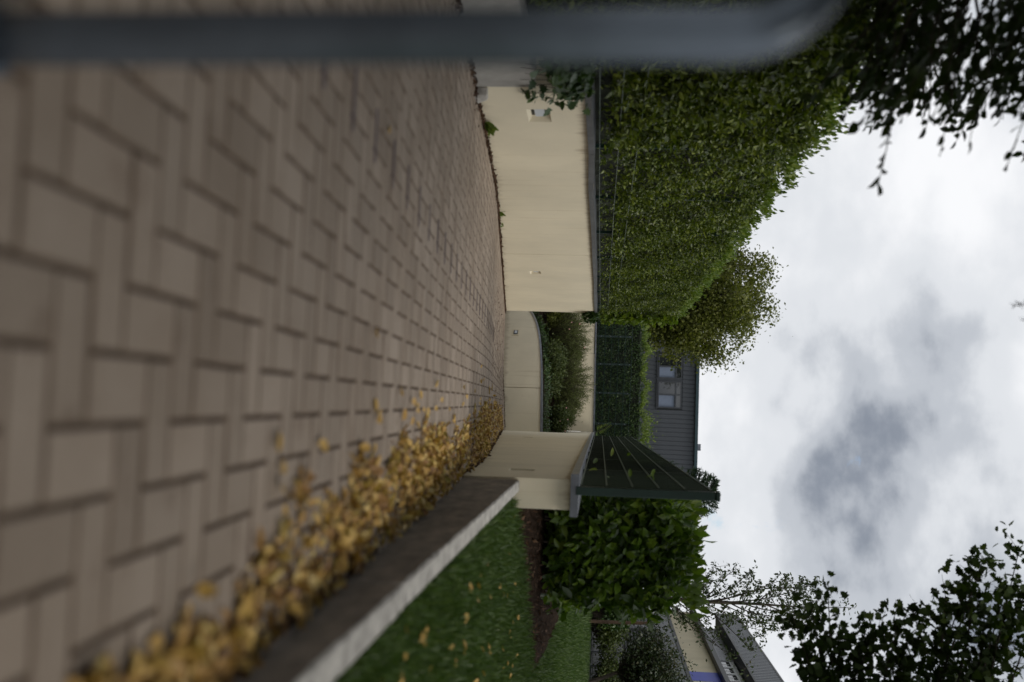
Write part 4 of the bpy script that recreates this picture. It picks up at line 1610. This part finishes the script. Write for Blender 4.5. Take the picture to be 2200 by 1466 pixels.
def ribbed(xf, y0, y1, z0, z1, pitch, depth):
    b_ = MB()
    n = int((y1 - y0) / pitch)
    prev = None
    pf = [(0, 0), (.3, 0), (.4, -depth), (.9, -depth), (1.0, 0)]
    ys_ = []
    for k_ in range(n):
        for t_, dx in pf[:-1]:
            ys_.append((y0 + (k_ + t_) * pitch, xf + dx))
    ys_.append((y0 + n * pitch, xf))
    for (ya, xa), (yb, xb) in zip(ys_[:-1], ys_[1:]):
        b_.add([(xa, ya, z0), (xb, yb, z0), (xb, yb, z1), (xa, ya, z1)], [(0, 1, 2, 3)])
    return b_


up = MB().box(9.98, 20, 26, 49.2, 5.48, 6.5).build('upper_storey', M['trim'], B2)
ribbed(9.95, 42.7, 49.2, 5.49, 6.42, .2, .05).build('ribbed_sheet', M['ribbed'], up, fix=False)
MB().box(9.93, 9.975, 26, 38.5, 5.49, 6.42).build('dark_panel', M['trim'], up)
tp = MB().box(9.36, 20.4, 26, 49.8, 6.45, 7.46).build('roof_box', M['trim'], B2)
ribbed(9.34, 26, 49.8, 6.5, 7.42, .24, .03).build('ribbed_sheet', M['ribdark'], tp, fix=False)
MB().box(9.30, 9.5, 26, 49.86, 7.422, 7.50).build('top_flashing', M['trim'], tp)
MB().box(9.29, 9.5, 26, 49.86, 6.41, 6.498).build('lower_flashing', M['trim'], tp)
for k in range(4):
    y = 38.52 + k * 1.05
    g = MB().box(9.94, 9.972, y + .16, y + .98, 5.52, 6.18).build('window', M['glass'], up)
    MB().box(9.915, 9.968, y - .03, y + .155, 5.5, 6.40).build('white_post', M['white'], g)
    MB().box(9.925, 9.968, y + .16, y + 1.0, 6.2, 6.38).build('top_light', M['white'], g)
    for q in range(2):
        MB().add([(9.93, y + .3 + q * .3, 5.55), (9.93, y + .36 + q * .3, 5.55), (9.93, y + .2 + q * .36, 6.15), (9.93, y + .14 + q * .36, 6.15)], [(0, 1, 2, 3)]).build('blind_tape', M['white'], g)


# ------------------------------------------------------------------ fallen leaves, debris, weeds, grass
tab = np.array([(-3, .3), (1.0, .38), (1.4, .40), (1.70, .43), (1.95, .33), (2.25, .25), (2.72, .20), (3.75, .17), (4.5, .11), (5.5, .06), (6.3, .12), (7.8, .08), (9.4, -.07), (13.8, -.2), (21.9, -.15), (28.3, .2)])
n = 17500
yy = np.concatenate([rng.uniform(1.2, 2.2, 500), rng.uniform(1.2, 6, 8500), rng.uniform(6, 12, 5500), rng.uniform(12, 28, 3000)])
left = .025 + np.interp(yy, tab[:, 0], tab[:, 1]) + .05 * np.sin(yy * 7.1) + .035 * np.sin(yy * 17 + 1)
right = np.where(yy < 7.8, .567 + (yy - 2) * -.0085, .497) - .012
t = rng.beta(1.25, 1.35, n)
xx = left + (right - left) * t + rng.normal(size=n) * .012
patch = np.sin(yy * 3.3 + xx * 9) + np.sin(yy * 8.7 - xx * 21 + 2) + .8 * np.sin(yy * 1.27 + 1)
ok = (xx < right) & (rng.random(n) < np.clip(.66 + .26 * patch, .2, 1))
hgt = np.clip(.75 + .3 * patch, .25, 1.4)[ok]
xx, yy, left, right = xx[ok], yy[ok], left[ok], right[ok]
n = len(xx)
q = np.clip((xx - left) / np.maximum(right - left, .05), 0, 1)
hh = .003 + .008 * hgt * np.sin(np.clip(q * 1.25, 0, 1) * math.pi * .62) * np.clip((right - left) / .3, .2, 1)
zz = np.array([zp(y) for y in yy]) + .004 + hh * rng.random(n) ** .8
Nn = rdir(n) * .42 + np.array([0, 0, .8])
D = rdir(n)
D[:, 2] *= .28
tag(leaves('leaf_litter', np.stack([xx, yy, zz], 1), D, Nn, np.clip(rng.gamma(5, .0060, n), .010, .065), CURL, M['dry'], None, 1.0),
    'drift of dry yellow-brown fallen leaves along the concrete kerb', 'leaves', kind='stuff')

lv = [(.125, 2.27), (.19, 2.29), (.255, 2.35), (-.281, 3.44), (-.004, 5.44), (.382, 1.583), (-.41, 9.19), (-1.006, 3.52), (.10, 2.62), (.03, 3.6), (.05, 4.2), (-.03, 6.3), (-.12, 7.6), (-.2, 8.6), (-.35, 12.5), (.0, 4.9), (.45, 1.45), (.33, 1.72)]
for k in range(30):
    y = rng.uniform(2.2, 13)
    lv.append((float(np.interp(y, tab[:, 0], tab[:, 1])) - abs(rng.normal()) * .12 - .03, y))
for (x, y) in lv:
    mdir = rdir(1)
    mdir[:, 2] *= .15
    o = leaves('fallen_leaf', [(x, y, zp(y) + .008)], mdir, rdir(1) * .25 + np.array([0, 0, 1]), [rng.uniform(.04, .065)], CURL, M['dry'], None, 1.3)
    tag(o, 'single dry yellow-brown leaf lying loose on the pavers beside the drift', 'leaf', 'loose leaves on the paving')
glv = [(float(rng.uniform(.7, .28 * y_)), float(y_)) for y_ in rng.uniform(3.2, 8.2, 30)] + [(1.02, 4.35), (1.08, 4.42), (.95, 4.6), (1.25, 5.4), (.85, 5.6), (1.1, 6.4), (1.0, 7.2), (1.45, 6.2), (1.6, 7.3), (1.3, 7.8), (.98, 3.85), (.80, 2.9), (1.75, 7.0), (1.9, 7.9)]
for (x, y) in glv:
    o = leaves('fallen_leaf', [(x, y, zlawn(x, y) + .035)], rdir(1) * np.array([1, 1, .2]), rdir(1) * .3 + np.array([0, -.3, 1]), [rng.uniform(.035, .06)], CURL, M['dry'], None, 1.3)
    tag(o, 'single dry yellowish leaf lying on the grass', 'leaf', 'loose leaves on the lawn')

# crumbs of soil and leaf along the feet of the walls
n = 5200
yy = np.concatenate([rng.uniform(5.5, 24.2, 3400), rng.uniform(8, 28, 1000), rng.uniform(24.5, 30, 800)])
xx = np.concatenate([-2.495 + np.abs(rng.normal(size=3400)) * .022, .495 - np.abs(rng.normal(size=1000)) * .03, rng.uniform(-2.6, .45, 800)])
yf = np.interp(-xx[4400:], [-.62, .7, 1.95, 2.85], [30.0, 30.38, 31.25, 32.4])
yy[4400:] = yf - np.abs(rng.normal(size=800)) * .06
xx[:900] += np.abs(rng.normal(size=900)) * .06 * (yy[:900] < 8)
zz = np.array([zdrive(x, y) for x, y in zip(xx, yy)]) + .003 + rng.random(n) * .016
tag(leaves('debris', np.stack([xx, yy, zz], 1), rdir(n) * np.array([1, 1, .4]), rdir(n) + np.array([.3, 0, .7]), rng.uniform(.015, .05, n), DIAM, M['moss'], None, 1.2),
    'brown crumbs of soil and leaves along the foot of the ramp walls', 'debris', kind='stuff')
n = 900
xx = rng.uniform(-2.0, .3, n)
yy = rng.uniform(12, 29, n)
zz = np.array([zdrive(x, y) for x, y in zip(xx, yy)]) + .004
tag(leaves('leaf_crumbs', np.stack([xx, yy, zz], 1), rdir(n) * np.array([1, 1, .3]), rdir(n) * .3 + np.array([0, 0, 1]), rng.uniform(.015, .045, n), DIAM, M['moss'], None, 1.2),
    'dark leaf crumbs scattered over the lower ramp', 'debris', kind='stuff')


n = 420
xx = rng.uniform(.76, 2.5, n)
yy = 8.2 + 1.05 * (xx - .75) + np.abs(rng.normal(size=n)) * .9
zz = np.array([zlawn(x, y) for x, y in zip(xx, yy)]) + .02 + rng.random(n) * .04
tag(leaves('bark_mulch', np.stack([xx, yy, zz], 1), rdir(n), rdir(n), rng.uniform(.02, .07, n), DIAM, M['moss'], None, 1.0),
    'brown bark and dead leaves on the soil in front of the laurel hedge', 'mulch', kind='stuff')


def weed(label, x, y, n, size):
    t_ = empty('weed', (x, y, zp(y)))
    tag(t_, label, 'weed', 'weeds at the wall foot')
    P_, D_ = [], []
    for k_ in range(n):
        P_.append((x + rng.uniform(-.01, .03), y + rng.uniform(-.03, .03), zp(y) + rng.uniform(.01, .05)))
        D_.append((rng.uniform(.1, .9), rng.uniform(-.8, .8), rng.uniform(.2, 1.2)))
    leaves('leaf_rosette', P_, D_, np.tile([.3, -.5, .8], (n, 1)), rng.uniform(.6, 1.1, n) * size, OVAL, M['leaf_bright'], t_, .8)
    b_ = MB()
    b_.tube([(x, y, zp(y) - .01), (x + .01, y, zp(y) + .05)], [.004, .003], 5)
    b_.build('stem', M['leaf_ivy'], t_)


weed('bright green weed at the foot of the cream wall below the first wall light', -2.47, 8.33, 22, .12)
weed('small green weed at the foot of the cream wall, past the first wall light', -2.475, 12.1, 9, .075)
weed('tiny green weed sprouting at the cream wall foot before the vertical joint', -2.48, 12.9, 7, .06)

n = 95000
yy = 1.2 + 20.5 * rng.random(n) ** 1.9
xx = .66 + rng.random(n) * (np.maximum(.30 * yy - .45, .25) + .55)
sf = 8.15 + 1.05 * (xx - .75) + .07 * np.sin(6 * xx) + .04 * np.sin(15 * xx)
ok = ~((xx < 2.6) & (yy > sf + np.abs(rng.normal(size=n)) * .12 - .06) & (yy < sf + 4.6 - .9 * (xx - .74)))
xx, yy = xx[ok], yy[ok]
n = len(xx)
zz = np.array([zlawn(x, y) for x, y in zip(xx, yy)]) - .004
D = rng.normal(size=(n, 3)) * .42 + np.array([0, 0, 1])
tag(leaves('grass', np.stack([xx, yy, zz], 1), D, rdir(n), rng.uniform(.035, .075, n) * (1 + yy * .03), THIN, M['grass'], None, 1.1),
    'short mown grass of the lawn beside the kerb', 'grass', kind='stuff')
